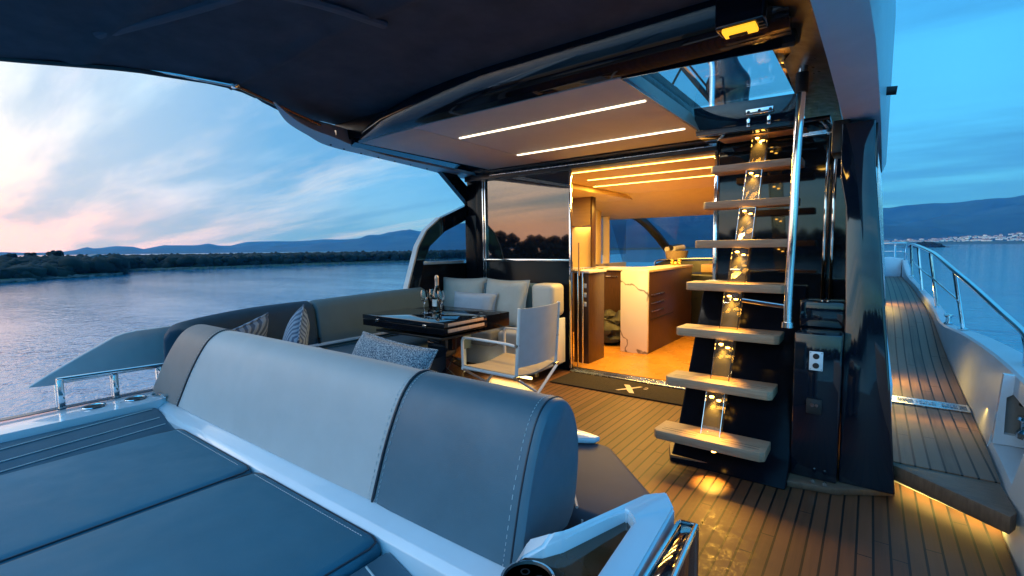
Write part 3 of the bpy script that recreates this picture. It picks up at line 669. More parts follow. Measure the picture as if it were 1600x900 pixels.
# rail
rl = thing('guard_rail', 'tubular steel guard rail curving along the starboard gunwale to the bow', 'rail', (.7, 4, .6))
top = smooth_path([(.722, 3.80, .62), (.722, 3.82, .72), (.725, 3.93, .775), (.698, 4.4, .845), (.624, 5.0, .978), (.560, 5.5, 1.08), (.520, 6.3, 1.18), (.503, 6.8, 1.215), (.477, 8.0, 1.266), (.49, 9.6, 1.29), (.503, 11.0, 1.30), (.40, 11.7, 1.305), (.20, 12.0, 1.30), (.06, 12.1, 1.285)], 6)
bm = B(); tube(bm, top, .019, 12); obj('top_rail', bm, chrome, rl)
bm = B(); tube(bm, smooth_path([(.59, 5.3, .83), (.53, 6.7, .93), (.49, 7.9, 1.0), (.50, 11.2, 1.13), (.40, 11.7, 1.15), (.1, 12.05, 1.14)], 6), .008, 8); obj('lower_rail', bm, chrome, rl)
for b0, t0 in (((.63, 5.3, .595), (.568, 5.4, 1.055)), ((.585, 6.7, .62), (.506, 6.72, 1.205)), ((.54, 7.9, .70), (.478, 7.95, 1.262)), ((.52, 9.5, .80), (.488, 9.5, 1.285)), ((.50, 11.2, 1.0), (.502, 11.1, 1.298)), ((.37, 11.5, 1.03), (.37, 11.8, 1.30)), ((.13, 11.9, 1.03), (.13, 12.05, 1.29)), ((.745, 3.86, .60), (.727, 3.95, .775))):
    bm = B(); tube(bm, [b0, t0], .016, 10); lathe(bm, (b0[0], b0[1], b0[2]-.004), [(.034, 0), (.034, .008), (.018, .016)], 16); obj('stanchion', bm, chrome, rl)

# port coaming, hull side
bm = B()
rings = []
for y in [-1.2, -.6, 0, .3, .6, .9, 1.1, 1.5, 2, 3, 4, 5, 6, 8, 10, 11]:
    s = 0 if y < 5 else (y-5)**2*.055
    xo = -3.80 - (.25 if y > 1.2 else .25*max(0, (y-.3))/.9) + s
    xi = -3.19 if y < 1.0 else min(-3.19-(y-1.0)*.6, -3.19) if y < 2 else -3.85+s
    zt = .47 if y <= 1.2 else .44
    rings.append([(xi, y, .0), (xi, y, zt), (xi-.30, y, zt), (xo, y, zt-.10), (xo-.03, y, zt-.16), (xo+.35, y, SEA-.1), (xi+.3, y, SEA-.1)])
loft(bm, rings); struct('port_coaming', bm, white)
bm = B(); prism(bm, [(-3.50, -1.2, .4725), (-3.485, .55, .4725), (-3.47, 1.15, .4725), (-3.42, 1.15, .4725), (-3.435, .5, .4725), (-3.46, -1.2, .4725)], (0, 0, .004)); 
struct('coaming_inlay', bm, mat('slate_inlay', (.05, .08, .11), .25))
cupg = 'cup holders in the port coaming'
for i, (x, y) in enumerate(((-3.35, .66), (-3.33, .84))):
    c = thing('cup_holder', 'round steel rimmed cup holder in the port coaming, %s' % ('nearer the steel bar end post' if i == 0 else 'nearer the long bolster'), 'cup holder', (x, y, .47), cupg)
    bm = B(); lathe(bm, (x, y, .4705), [(.044, 0), (.052, .003), (.050, .006), (.043, .006), (.042, .002), (.044, 0)], 28); obj('rim', bm, chrome, c)
    bm = B(); lathe(bm, (x, y, .4715), [(.001, 0), (.043, 0), (.043, .001), (.001, .001)], 28); obj('well', bm, rubber, c)
hg = thing('rail_hinge', 'small chrome hinge fitting where the coaming meets the white bolster rail', 'hinge', (-3.3, .97, .47))
bm = B(); lathe(bm, (-3.31, .96, .471), [(.045, 0), (.05, .006), (.001, .008)], 20); box(bm, (-3.29, .93, .472), (-3.19, .965, .492), .006); tube(bm, [(-3.19, .925, .49), (-3.19, .98, .49)], .010); obj('bracket', bm, chrome, hg)
# port steel bar
pr = thing('port_bar', 'low steel bar on short posts along the port coaming', 'rail', (-3.5, .8, .47))
bm = B(); tube(bm, [(-3.50, .545, .618), (-3.50, 1.22, .597)], .015, 12); obj('top_bar', bm, chrome, pr)
for y in (.555, .79, 1.02):
    bm = B(); box(bm, (-3.525, y-.014, .455), (-3.475, y+.014, .625 if y < .6 else .60), .006); obj('post', bm, chrome, pr)
# wing panel
wp = thing('wing_panel', 'slate grey bulwark wing sweeping down to a point at the port quarter', 'bulwark wing', (-3.8, .8, .5))
bm = B(); pts = [(.47, .545), (.56, .60), (.70, .68), (.878, .775), (.93, .79), (.99, .797), (1.6, .81), (1.6, .53), (1.08, .53), (.55, .535)]
prism(bm, [(-3.80, y, z) for y, z in pts], (-.045, 0, 0), .008); obj('panel', bm, mat('wing_slate', (.32, .35, .38), .35, var=.05, rvar=.05), wp)
for y in (.60, .86, 1.1):
    bm = B(); box(bm, (-3.84, y-.02, .36), (-3.80, y+.02, .54), .006); obj('support', bm, chrome, wp)

# ------------------------------------------------------------------ bulkhead, door, cabin
bk = thing('bulkhead', 'glossy black bulkhead wall of dark glass aft of the cabin', 'bulkhead', (-2, 4.34, 0))
bm = B(); box(bm, (-3.66, 4.345, .0), (-2.50, 4.40, 1.155), .004); obj('lower_panel', bm, blackp, bk)
bm = B(); box(bm, (-3.64, 4.350, 1.18), (-2.505, 4.38, 2.15)); obj('window_glass', bm, mat('dark_window_glass', (.004, .004, .005), .02, spec=1., coat=1., var=.1), bk)
bm = B(); box(bm, (-3.66, 4.328, 1.156), (-2.50, 4.342, 1.180), .003); obj('sill_trim', bm, chrome, bk)
for x in (-3.665, -3.63):
    bm = B(); box(bm, (x-.007, 4.325, .60), (x+.007, 4.345, 2.15), .002); obj('vertical_trim', bm, chrome, bk)
bm = B(); box(bm, (-2.50, 4.32, .03), (-2.480, 4.352, 2.09), .003); obj('door_jamb', bm, chrome, bk)
bm = B(); box(bm, (-1.055, 4.352, .0), (-.02, 4.40, 2.15)); obj('starboard_glass', bm, black, bk)
bm = B(); box(bm, (-1.085, 4.32, .03), (-1.055, 4.351, 2.09), .003); obj('door_jamb', bm, chrome, bk)
for x in (-.285, -.235):
    bm = B(); box(bm, (x-.010, 4.33, .86), (x+.010, 4.35, 2.16), .003); obj('track_post', bm, chrome, bk)
bm = B(); box(bm, (-.46, 4.32, 2.12), (-.22, 4.349, 2.16), .004); obj('track_head', bm, chrome, bk)
bm = B(); box(bm, (-3.9, 4.28, 2.092), (-1.06, 4.42, 2.155), .004); obj('door_head', bm, blackm, bk)
bm = B(); box(bm, (-3.5, 4.262, 2.125), (-1.06, 4.278, 2.135), .002); box(bm, (-3.5, 4.262, 2.155), (-1.06, 4.278, 2.163), .002); obj('head_track', bm, brushed, bk)
sdw = thing('sliding_door', 'stack of open sliding door leaves with chrome edges at the left of the doorway', 'door', (-2.42, 4.45, 0))
for k in range(2):
    x = -2.462+k*.030
    bm = B(); box(bm, (x, 4.42+k*.05, .03), (x+.009, 4.44+k*.05, 1.05), .002); obj('leaf_edge', bm, chrome, sdw)
bm = B(); box(bm, (-2.462, 4.44, 1.0), (-2.452, 4.46, 1.35)); obj('leaf_pane', bm, amber_wood, sdw)
sillt = thing('door_sill', 'low chrome threshold track across the cabin doorway', 'threshold', (-1.8, 4.34, 0))
bm = B(); box(bm, (-2.47, 4.28, .0), (-1.0, 4.42, .026), .004); obj('threshold', bm, brushed, sillt)
bm = B()
for y in (4.30, 4.34, 4.38): box(bm, (-2.47, y-.004, .0265), (-1.0, y+.004, .034), .001)
obj('runner', bm, chrome, sillt)
# port frame
pf = thing('port_window_frame', 'black angular side frame with tinted window at the port side of the cockpit', 'window frame', (-4.0, 4.2, .5))
bm = B()
outer = [(3.40, .60), (3.47, .90), (3.63, 1.334), (3.76, 1.513), (3.985, 1.666), (4.46, 1.850), (4.70, 1.90)]
innr = [(3.60, .60), (3.62, .90), (3.697, 1.17), (3.79, 1.334), (4.03, 1.504), (4.42, 1.660), (4.70, 1.70)]
rings = [[(-4.0, a, b), (-4.0, c, d_), (-4.07, c, d_), (-4.07, a, b)] for (a, b), (c, d_) in zip(outer, innr)]
loft(bm, rings); prism(bm, [(-4.0, 3.90, 2.27), (-4.0, 4.14, 2.27), (-4.0, 4.66, 1.915), (-4.0, 4.46, 1.85)], (-.07, 0, 0)); obj('brace', bm, black, pf)
bm = B(); prism(bm, [(-4.0, a-.022, b+.004) for a, b in outer[:5]]+[(-4.0, a-.003, b) for a, b in outer[:5][::-1]], (-.07, 0, 0)); obj('outer_lip', bm, mat('lip_grey', (.40, .42, .43), .3), pf)
bm = B(); prism(bm, [(-4.03, 3.66, 1.17), (-4.03, 3.79, 1.334), (-4.03, 4.03, 1.504), (-4.03, 4.42, 1.66), (-4.03, 4.70, 1.7), (-4.03, 4.70, 1.17)], (-.008, 0, 0)); obj('pane', bm, sidepane, pf)
bm = B(); box(bm, (-4.045, 3.62, .35), (-4.001, 4.6, 1.13), .004); obj('lower_panel', bm, blackp, pf)
bm = B(); box(bm, (-4.02, 3.68, 1.132), (-3.99, 4.34, 1.165), .004); obj('sill', bm, mat('sill_blue', (.35, .45, .55), .2, .3), pf)
bm = B(); box(bm, (-3.99, 4.42, .2), (-3.67, 4.62, 2.26), .01); box(bm, (-3.80, 4.36, .2), (-3.672, 4.419, 2.26), .006); box(bm, (-3.985, 4.37, .5), (-3.81, 4.418, 1.70), .006); obj('corner_post', bm, blackp, pf)

# cabin shell
CI = thing('cabin', 'warm lit cabin interior seen through the open sliding doorway', 'cabin', (-2, 6.5, 0))
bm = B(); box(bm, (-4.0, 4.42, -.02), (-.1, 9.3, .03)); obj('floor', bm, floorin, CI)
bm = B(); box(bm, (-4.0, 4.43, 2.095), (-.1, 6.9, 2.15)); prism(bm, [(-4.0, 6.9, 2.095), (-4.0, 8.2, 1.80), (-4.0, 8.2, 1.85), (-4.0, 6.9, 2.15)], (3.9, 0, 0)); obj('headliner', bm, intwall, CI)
for (xa, xb, y) in ((-2.70, -1.10, 4.55), (-2.72, -1.2, 5.15), (-2.95, -1.3, 5.75)):
    bm = B(); box(bm, (xa, y-.012, 2.088), (xb, y+.012, 2.0935)); obj('light_strip', bm, ledo, CI)
    lamp('AREA', ((xa+xb)/2, y, 2.08), 50, (1, .56, .10), 1.5, to=((xa+xb)/2, y, 0), sy=.06)
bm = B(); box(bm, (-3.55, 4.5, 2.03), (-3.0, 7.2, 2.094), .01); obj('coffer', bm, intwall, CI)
lamp('AREA', (-2.6, 6.6, 1.98), 38, (1, .56, .10), .8, to=(-2.6, 6.6, 0))
bm = B(); box(bm, (-.12, 4.43, 0), (-.06, 9, 2.1)); obj('starboard_lining', bm, darkwood, CI)
# port side: cabinet, windows
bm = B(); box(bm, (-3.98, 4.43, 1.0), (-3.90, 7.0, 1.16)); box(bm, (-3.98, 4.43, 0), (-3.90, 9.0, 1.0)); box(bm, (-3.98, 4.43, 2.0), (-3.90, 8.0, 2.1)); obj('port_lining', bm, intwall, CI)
tc_ = thing('galley_cabinet', 'tall pale cabinet with lit niche behind the left door jamb', 'cabinet', (-3.5, 5.9, 0))
bm = B(); box(bm, (-3.75, 6.30, 1.62), (-3.29, 6.42, 2.03), .006); obj('upper_cupboard', bm, amber_wood, tc_)
bm = B(); box(bm, (-3.75, 6.40, 1.005), (-3.29, 6.42, 1.615), .003); obj('niche_back', bm, intwall, tc_)
bm = B(); box(bm, (-3.285, 6.3, 1.005), (-3.26, 6.42, 2.03), .004); obj('side_panel', bm, darkwood, tc_)
lamp('AREA', (-3.45, 6.45, 1.60), 2.2, (1, .62, .2), .3, to=(-3.45, 6.45, 1))
ct = thing('galley_counter', 'dark wood galley counter with pale worktop behind the island', 'counter', (-3.0, 6.5, 0))
bm = B(); box(bm, (-3.85, 6.25, .03), (-2.25, 6.85, .97), .005); obj('front', bm, darkwood, ct)
bm = B(); box(bm, (-3.87, 6.22, .972), (-2.23, 6.88, 1.0), .004); obj('worktop', bm, marblem, ct)
for x in (-3.45, -3.05, -2.65):
    bm = B(); box(bm, (x-.003, 6.246, .08), (x+.003, 6.2495, .95)); obj('door_gap', bm, rubber, ct)
    bm = B(); box(bm, (x+.04, 6.235, .88), (x+.22, 6.2485, .892), .002); obj('handle', bm, brushed, ct)
tw = thing('switch_cabinet', 'narrow dark cabinet end with switches just inside the doorway', 'cabinet', (-2.5, 4.7, 0))
bm = B(); box(bm, (-2.60, 4.60, .03), (-2.42, 4.98, 1.02), .004); obj('body', bm, darkwood, tw)
bm = B(); box(bm, (-2.62, 4.58, 1.022), (-2.40, 5.0, 1.05), .004); obj('top', bm, marblem, tw)
for z in (.86, .76, .66):
    bm = B(); box(bm, (-2.475, 4.594, z), (-2.445, 4.599, z+.05), .002); obj('switch', bm, paper, tw)
il = thing('galley_island', 'kitchen island with veined marble end and dark wood drawers', 'kitchen island', (-2.2, 6, 0))
bm = B(); box(bm, (-2.40, 5.38, .03), (-2.06, 5.42, 1.028), .003); obj('marble_end', bm, marblem, il)
bm = B(); box(bm, (-2.385, 5.422, .03), (-2.065, 7.1, .995), .003); obj('carcass', bm, darkwood, il)
bm = B(); box(bm, (-2.40, 5.422, .998), (-2.055, 7.12, 1.030), .003); obj('worktop', bm, mat('warm_worktop', (.62, .50, .34), .3), il)
for z in (.72, .62, .52):
    bm = B(); box(bm, (-2.062, 5.50, z), (-2.052, 5.95, z+.012), .002); obj('drawer_handle', bm, brushed, il)
bm = B(); box(bm, (-2.0625, 5.45, .43), (-2.058, 6.3, .436)); obj('drawer_gap', bm, rubber, il)
bag = thing('duffel_bag', 'slumped black cloth bag on the cabin floor behind the island', 'bag', (-2.85, 5.8, .03))
bm = B()
for c, rx, ry, rz in (((-2.75, 5.75, .16), .26, .20, .15), ((-2.98, 5.85, .20), .2, .2, .17), ((-2.62, 5.9, .26), .2, .16, .16), ((-2.85, 5.95, .33), .16, .15, .10)): blob(bm, c, rx, ry, rz, 3, c[0])
obj('body', bm, bagm, bag)
bm = B(); tube(bm, smooth_path([(-2.95, 5.68, .28), (-2.85, 5.6, .36), (-2.72, 5.58, .38), (-2.6, 5.66, .32)], 5), .014, 8); obj('strap', bm, blackm, bag)
# windscreen + side glazing
wf = thing('cabin_side_window', 'tinted cabin window with pale posts looking out over the bay', 'window', (-3.9, 7.5, 1.1))
for y0_, y1_ in ((6.96, 7.02), (7.55, 7.70), (8.0, 8.04)):
    bm = B(); box(bm, (-3.93, y0_, 1.0), (-3.80, y1_, 2.02), .006); obj('post', bm, intwall, wf)
bm = B(); box(bm, (-3.915, 4.6, 1.16), (-3.905, 9.0, 2.0)); obj('pane', bm, cabpane, wf)
ws = thing('windscreen', 'curved front windscreen with dark slanting frame beyond the island', 'windscreen', (-2.5, 8.6, 1.1))
bm = B()
path = smooth_path([(-3.62, 8.3, 1.96), (-3.35, 8.4, 1.78), (-3.1, 8.5, 1.50), (-2.85, 8.7, 1.10), (-2.78, 8.75, 1.02)], 6)
tube(bm, path, .075, 10, 1.0); tube(bm, [(-3.9, 8.25, 2.0), (-.1, 8.25, 1.84)], .05, 8); tube(bm, [(-1.7, 8.3, 1.84), (-1.7, 8.9, 1.02)], .03, 8); obj('frame', bm, blackm, ws)
bm = B(); prism(bm, [(-3.95, 8.26, 1.95), (-.1, 8.26, 1.84), (-.1, 8.95, 1.0), (-3.95, 8.95, 1.0)], (0, .01, 0)); obj('pane', bm, cabpane, ws)
ds = thing('helm_console', 'dark curved helm dashboard at the front of the cabin', 'helm console', (-2, 8.2, 0))
bm = B(); prism(bm, [(-2.95, 8.0, .03), (-2.95, 8.0, 1.0), (-2.80, 8.0, 1.06), (-1.75, 8.0, 1.08), (-1.45, 8.0, 1.0), (-1.35, 8.0, .8), (-1.35, 8.0, .03)], (0, .9, 0), .02); obj('dashboard', bm, blackm, ds)
bm = B(); tube(bm, smooth_path([(-2.95, 7.98, 1.0), (-2.80, 7.98, 1.075), (-1.75, 7.98, 1.095), (-1.45, 7.98, 1.01), (-1.34, 7.98, .8)], 6), .014, 8); obj('edge_trim', bm, brushed, ds)
bx = tag(obj('wooden_box', box(B(), (-2.05, 7.5, .9), (-1.72, 7.9, 1.02), .01), woodbox), 'pale wooden box beside the helm dashboard', 'box')
seat = tag(obj('helm_chair', box(B(), (-2.2, 7.35, .03), (-1.6, 7.95, .895), .05, 4), blackm), 'dark helm seat block in front of the dashboard', 'seat')
bs = thing('basket', 'woven basket holding rolled towels on the dashboard', 'basket', (-2.62, 8.1, 1.08))
bm = B(); lathe(bm, (-2.62, 8.12, 1.075), [(.001, 0), (.16, 0), (.19, .15), (.18, .15), (.15, .01), (.001, .012)], 28); obj('body', bm, wicker, bs)
bm = B(); tube(bm, smooth_path([(-2.80, 8.12, 1.21), (-2.78, 8.12, 1.28), (-2.66, 8.12, 1.24)], 4), .008, 6); obj('handle', bm, wicker, bs)
for k, (dx, dz) in enumerate(((-.07, .17), (.04, .18), (0, .20))):
    tw_ = thing('rolled_towel', ['rolled white towel at the left in the basket', 'rolled white towel at the right in the basket', 'rolled dark banded towel on top in the basket'][k], 'towel', (-2.62+dx, 8.05, 1.08+dz), 'rolled towels in the basket')
    bm = B(); tube(bm, [(-2.62+dx-.05, 7.98, 1.075+dz), (-2.62+dx+.04, 8.22, 1.10+dz)], .045, 14); obj('roll', bm, towelm if k < 2 else blackm, tw_)
go = thing('gold_ornament', 'small gold bead ornament at the far end of the island worktop', 'ornament', (-2.25, 6.95, 1.03))
bm = B()
for k in range(7): blob(bm, (-2.23+.05*math.cos(k*1.3), 6.9+.05*math.sin(k*1.9), 1.055+.018*(k % 3)), .026, .026, .026, 2, k)
obj('beads', bm, gold, go)

# ------------------------------------------------------------------ hardtop
ht = thing('hardtop', 'hardtop overhang above the cockpit with grey headliner and light strips', 'hardtop', (-2, 3.4, 2.17))
HY0, HY1 = 2.37, 4.28
bm = B(); prism(bm, [(-2.66, 2.385, 2.170), (-1.075, 2.385, 2.170), (-1.10, 4.14, 2.170), (-2.70, 4.14, 2.170)], (0, 0, .03), .004); obj('centre_panel', bm, panelg, ht)
bm = B(); prism(bm, [(-2.675, 2.405, 2.170), (-2.712, 4.14, 2.170), (-3.42, 4.24, 2.170), (-3.36, 2.44, 2.170)], (0, 0, .03), .004); obj('port_panel', bm, panelg, ht)
for (xa, xb, y) in ((-2.62, -1.11, 2.83), (-2.68, -1.14, 3.68)):
    bm = B(); box(bm, (xa, y-.009, 2.162), (xb, y+.009, 2.1695), .002); obj('light_strip', bm, ledm, ht)
    lamp('AREA', ((xa+xb)/2, y, 2.155), 5, (1, .92, .82), 1.4, to=((xa+xb)/2, y, 0), sy=.03)
bm = B(); box(bm, (-3.62, 2.39, 2.201), (-1.145, 4.42, 2.42)); box(bm, (-3.62, 4.142, 2.155), (-1.08, 4.42, 2.2005)); obj('roof', bm, blackm, ht)
# black glossy beam along the aft edge (tapers to port)
rings = []
for k in range(25):
    q = k/24; x = -3.42+q*(3.42-.30); s = min(1, .12+1.5*q**.75) if q < .5 else 1
    y = HY0-.01 + .10*max(0, 1-q*6) - .0*q; up_ = .24*s
    sk = 0 if x < -1.05 else (x+1.05)*.55*.0
    ring = []
    for (yy_, z_) in ((.0, 0), (-.03, .012), (-.09*s, .05*s), (-.14*s, .13*s), (-.15*s, .20*s), (-.13*s, up_), (.0, up_), (.014, up_*.5)):
        ring.append((x, y+yy_, 2.168+z_))
    rings.append(ring)
bm = B(); loft(bm, rings); obj('aft_beam', bm, black, ht)
# frame round the hatch
bm = B()
prism(bm, [(-1.07, 2.39, 2.165), (-.30, 2.48, 2.165), (-.30, 2.80, 2.30), (-1.13, 2.68, 2.30)], (0, 0, .10), .004)
obj('hatch_aft_frame', bm, black, ht)
bm = B(); prism(bm, [(-1.072, 2.39, 2.168), (-1.072, 4.15, 2.168), (-1.135, 3.80, 2.31), (-1.135, 2.64, 2.31)], (-.004, 0, 0)); obj('hatch_port_coaming', bm, mat('coaming_satin', (.30, .25, .18), .3), ht)
bm = B(); prism(bm, [(-1.10, 3.82, 2.13), (-.40, 3.82, 2.11), (-.40, 3.82, 2.32), (-1.12, 3.82, 2.34)], (0, .06, 0), .004); box(bm, (-1.10, 3.885, 2.13), (-.25, 4.35, 2.16), .003); obj('hatch_front_coaming', bm, black, ht)
bm = B(); box(bm, (-.425, 2.50, 2.25), (-.20, 4.40, 2.36), .004); obj('hatch_starboard_frame', bm, black, ht)
bm = B(); prism(bm, [(-1.13, 2.66, 2.34), (-.42, 2.74, 2.34), (-.42, 3.83, 2.34), (-1.13, 3.80, 2.34)], (0, 0, .006)); obj('hatch_pane', bm, hatchpane, ht)
bm = B(); box(bm, (-.755, 3.803, 2.222), (-.575, 3.818, 2.262), .006, 3)
for x in (-.73, -.60): box(bm, (x-.012, 3.78, 2.135), (x+.012, 3.818, 2.19), .004); 
for x in (-.73, -.60): tube(bm, [(x, 3.80, 2.135), (x, 3.80, 2.20)], .007)
lp = obj('hatch_latch', bm, chrome, ht)
for x in (-.735, -.665, -.595):
    bm = B(); bb = tube(bm, [(x, 3.8035, 2.242), (x, 3.800, 2.242)], .010, 14); obj('bolt_hole', bb, rubber, lp)
# port rim
bm = B()
R0 = smooth_path([(-2.95, 1.53, 2.205), (-3.30, 1.80, 2.20), (-3.53, 2.085, 2.195), (-3.74, 2.40, 2.19), (-3.86, 2.95, 2.19), (-4.02, 3.6, 2.20), (-4.20, 4.4, 2.20), (-4.30, 5.2, 2.20), (-4.3, 8.5, 2.1)], 5)
R1 = smooth_path([(-2.90, 1.60, 2.20), (-3.20, 1.95, 2.17), (-3.36, 2.25, 2.165), (-3.50, 2.55, 2.165), (-3.62, 3.0, 2.165), (-3.70, 3.6, 2.17), (-3.80, 4.4, 2.17), (-3.85, 5.2, 2.18), (-3.9, 8.5, 2.1)], 5)
def rimring(i, a, b):
    k = min(1, .12+i/9); b = a.lerp(b, k)
    return [tuple(a), tuple(b), (b.x, b.y, b.z+.04*k), (b.x-.03*k, b.y+.02*k, b.z+(min(2.44, 2.235+.08*max(0, a.y-1.6))-b.z)*k), (a.x+.08*k, a.y+.05*k, a.z+(min(2.44, 2.245+.08*max(0, a.y-1.6))-a.z)*k), (a.x-.02*k, a.y, a.z+.035*k)]
loft(bm, [rimring(i, a, b) for i, (a, b) in enumerate(zip(R0, R1))])
obj('port_rim', bm, mat('rim_grey', (.34, .36, .38), .3, var=.05), ht)
bm = B(); Rb = [Vector((-3.37, 2.40, 2.17)), Vector((-3.42, 3.2, 2.17)), Vector((-3.47, 4.25, 2.17))]
loft(bm, [[tuple(b), (a.x, a.y, a.z), (a.x, a.y, a.z+.04), (b.x, b.y, b.z+.04)] for b, a in zip(smooth_path(Rb, 8), [Vector((-3.47-.010*i, 2.43+.115*i, 2.158)) for i in range(17)])]); obj('port_trim', bm, black, ht)
for i in range(7):
    a = R0[14+i*2]; b = R1[14+i*2]; c = a.lerp(b, .25)
    bm = B(); lathe(bm, (c.x, c.y, c.z-.008), [(.001, 0), (.008, 0), (.008, .008), (.001, .008)], 10); obj('screw_cap', bm, rubber, ht)
# tip lamp (pale square at the port end of the beam)
bm = B(); box(bm, (-3.40, 2.20, 2.19), (-3.34, 2.215, 2.225), .003); obj('tip_lamp', bm, mat('tip_lens', (.8, .7, .6), .3, emis=(1, .8, .6), estr=.5), ht)
# deck lamp box over the stairs
dl = thing('deck_lamp', 'boxy black deck lamp glowing amber under the hardtop beam', 'lamp', (-.48, 2.2, 2.25))
bm = B(); box(bm, (-0.5550, 2.1550, 2.1850), (-0.3650, 2.2700, 2.3100), .012, 3); obj('housing', bm, black, dl)
bm = B(); box(bm, (-0.5250, 2.1515, 2.1650), (-0.4000, 2.2250, 2.1830), .004); obj('diffuser', bm, mat('amber_diffuser', (1, .6, .1), .4, emis=(1, .50, .02), estr=1.1), dl)
bm = B(); box(bm, (-0.5050, 2.1850, 2.1560), (-0.4350, 2.2050, 2.1645), .003); obj('latch', bm, rubber, dl)
lamp('AREA', (-.46, 2.2, 2.148), .5, (1, .55, .1), .1, to=(-.5, 2.3, 0))
# starboard wing
wg = thing('starboard_fin', 'long grey moulded fin overhanging the side deck from the hardtop', 'hardtop fin', (-.08, 3, 2))
bm = B(); rings = []
for (y, xi, zi, xo, zo) in ((-.8, -.172, 2.10, -.085, 2.28), (1.0, -.170, 2.02, -.055, 2.14), (1.67, -.168, 2.0, -.046, 2.06), (2.2, -.160, 1.995, -.016, 2.03), (3.0, -.153, 1.99, .006, 2.01), (3.42, -.150, 1.98, .018, 1.97), (3.75, -.070, 1.92, .030, 1.86), (4.0, -.008, 1.83, .038, 1.76)):
    m1 = (xi*.42+xo*.58, zi*.42+zo*.58+ (-.004))
    rings.append([(xi, y, zi), (m1[0], y, m1[1]), (xo, y, zo), (xo+.02, y, zo+.06), (xo+.03, y, 2.75), (xi-.06, y, 2.75), (xi-.02, y, zi+.10)])
loft(bm, rings); obj('shell', bm, mat('fin_grey', (.70, .67, .65), .45, coat=.1, var=.04), wg)
bm = B(); tube(bm, [(.03, 3.2, 2.085), (.075, 3.2, 2.08)], .022, 12); obj('side_light', bm, rubber, wg)
# black mass between beam and wing
bm = B(); prism(bm, [(-.33, 1.6, 2.30), (-.19, 1.4, 2.22), (-.20, 4.3, 2.18), (-.42, 4.3, 2.20), (-.40, 2.4, 2.27)], (0, 0, .25), .006); obj('inner_fairing', bm, blackm, wg)
bm = B(); box(bm, (-.20, 3.25, 1.80), (-.115, 3.45, 1.985), .012, 3); obj('speaker_box', bm, blackm, wg)

# flybridge bits seen through the hatch
fs = thing('flybridge_chair', 'black moulded helm chair seen from below through the roof hatch', 'chair', (-1.3, 5.6, 2.6))
bm = B()
prof = [(2.60, .165), (2.75, .18), (2.86, .205), (2.94, .20), (3.03, .15), (3.12, .115), (3.25, .105), (3.4, .11), (3.6, .12)]
loft(bm, [[(-1.20+math.cos(a)*w+(z-2.9)*-.12, 5.2+math.sin(a)*w*.6, z) for a in [2*math.pi*k/28 for k in range(28)]] for z, w in [(p.z, p.x) for p in smooth_path([(w_, 0, z_) for z_, w_ in prof], 4)]]); obj('shell', bm, black, fs)
bm = B(); tube(bm, smooth_path([(-1.27, 4.9, 2.5), (-1.27, 4.9, 2.95), (-1.30, 4.9, 3.06), (-1.36, 4.9, 3.10)], 5), .026, 10); obj('arm_tube', bm, chrome, fs)
fbx = thing('radar_arch', 'dark crossed tubes and struts above the roof hatch', 'frame', (-2, 5.5, 2.6))
bm = B(); tube(bm, [(-1.28, 5.2, 2.66), (-1.75, 5.2, 3.30)], .026, 8); tube(bm, [(-1.26, 5.16, 2.72), (-1.70, 5.16, 3.34)], .010, 8); obj('strut', bm, blackm, fbx)
bm = B(); tube(bm, smooth_path([(-1.95, 5.2, 3.25), (-1.85, 5.2, 3.02), (-1.70, 5.2, 2.95), (-1.60, 5.2, 2.70)], 5), .013, 8); tube(bm, smooth_path([(-1.66, 5.2, 3.15), (-1.76, 5.2, 2.98), (-1.84, 5.2, 2.80)], 5), .013, 8); obj('bent_tube', bm, blackm, fbx)
an = tag(obj('antenna_wire', tube(B(), [(-.62, 6.0, 3.0), (-.40, 6.6, 4.1)], .004, 6), blackm), 'thin dark wire slanting across the sky above the hatch', 'wire')

# awning
aw = thing('awning', 'large dark canvas awning stretched over the aft cockpit', 'awning', (-1.8, 1, 2.35))
def awx(y):
    P_ = [(-1.6, -4.4), (-.6, -4.05), (.463, -3.606), (.907, -3.278), (1.302, -3.145), (1.50, -3.18), (1.70, -3.36), (2.06, -3.58), (2.45, -3.62)]
    for (a, b), (c, d_) in zip(P_, P_[1:]):
        if a <= y <= c: return b+(d_-b)*(y-a)/(c-a)
    return P_[-1][1]
bm = B(); rows = []; NY, NX = 60, 50
for i in range(NY+1):
    y = -.15+(2.40+.15)*i/NY; row = []
    for j in range(NX+1):
        q = j/NX; x = awx(y)*(1-q)+(-.20)*q
        z = 2.302+.10*math.sin(math.pi*min(1, q*1.1))*.8
        z += -.06*math.exp(-((q)/.02)**2)*0 + .010*noise.noise(Vector((x*.9, y*3.5, 0))) + .004*noise.noise(Vector((x*3, y*12, 4)))
        # sewn seams run athwartships, on a slight skew
        for s0 in (.15, .80, 1.45):
            dd = y-(s0+.10*(x+2)*.6); z -= .022*math.exp(-(dd/.03)**2)
        if y > 1.9: z += (2.345-z)*min(1, (y-1.9)/.36)
        row.append((x, y, z))
    rows.append(row)
t2 = bmesh.new(); vt = [[t2.verts.new(p) for p in r] for r in rows]; vb = [[t2.verts.new((p[0], p[1], p[2]+.012)) for p in r] for r in rows]
for i in range(NY):
    for j in range(NX):
        t2.faces.new((vt[i][j], vt[i+1][j], vt[i+1][j+1], vt[i][j+1])); t2.faces.new((vb[i][j], vb[i][j+1], vb[i+1][j+1], vb[i+1][j]))
for i in range(NY):
    t2.faces.new((vt[i][0], vb[i][0], vb[i+1][0], vt[i+1][0])); t2.faces.new((vt[i][NX], vt[i+1][NX], vb[i+1][NX], vb[i][NX]))
for j in range(NX): t2.faces.new((vt[0][j], vt[0][j+1], vb[0][j+1], vb[0][j])); t2.faces.new((vt[NY][j], vb[NY][j], vb[NY][j+1], vt[NY][j+1]))
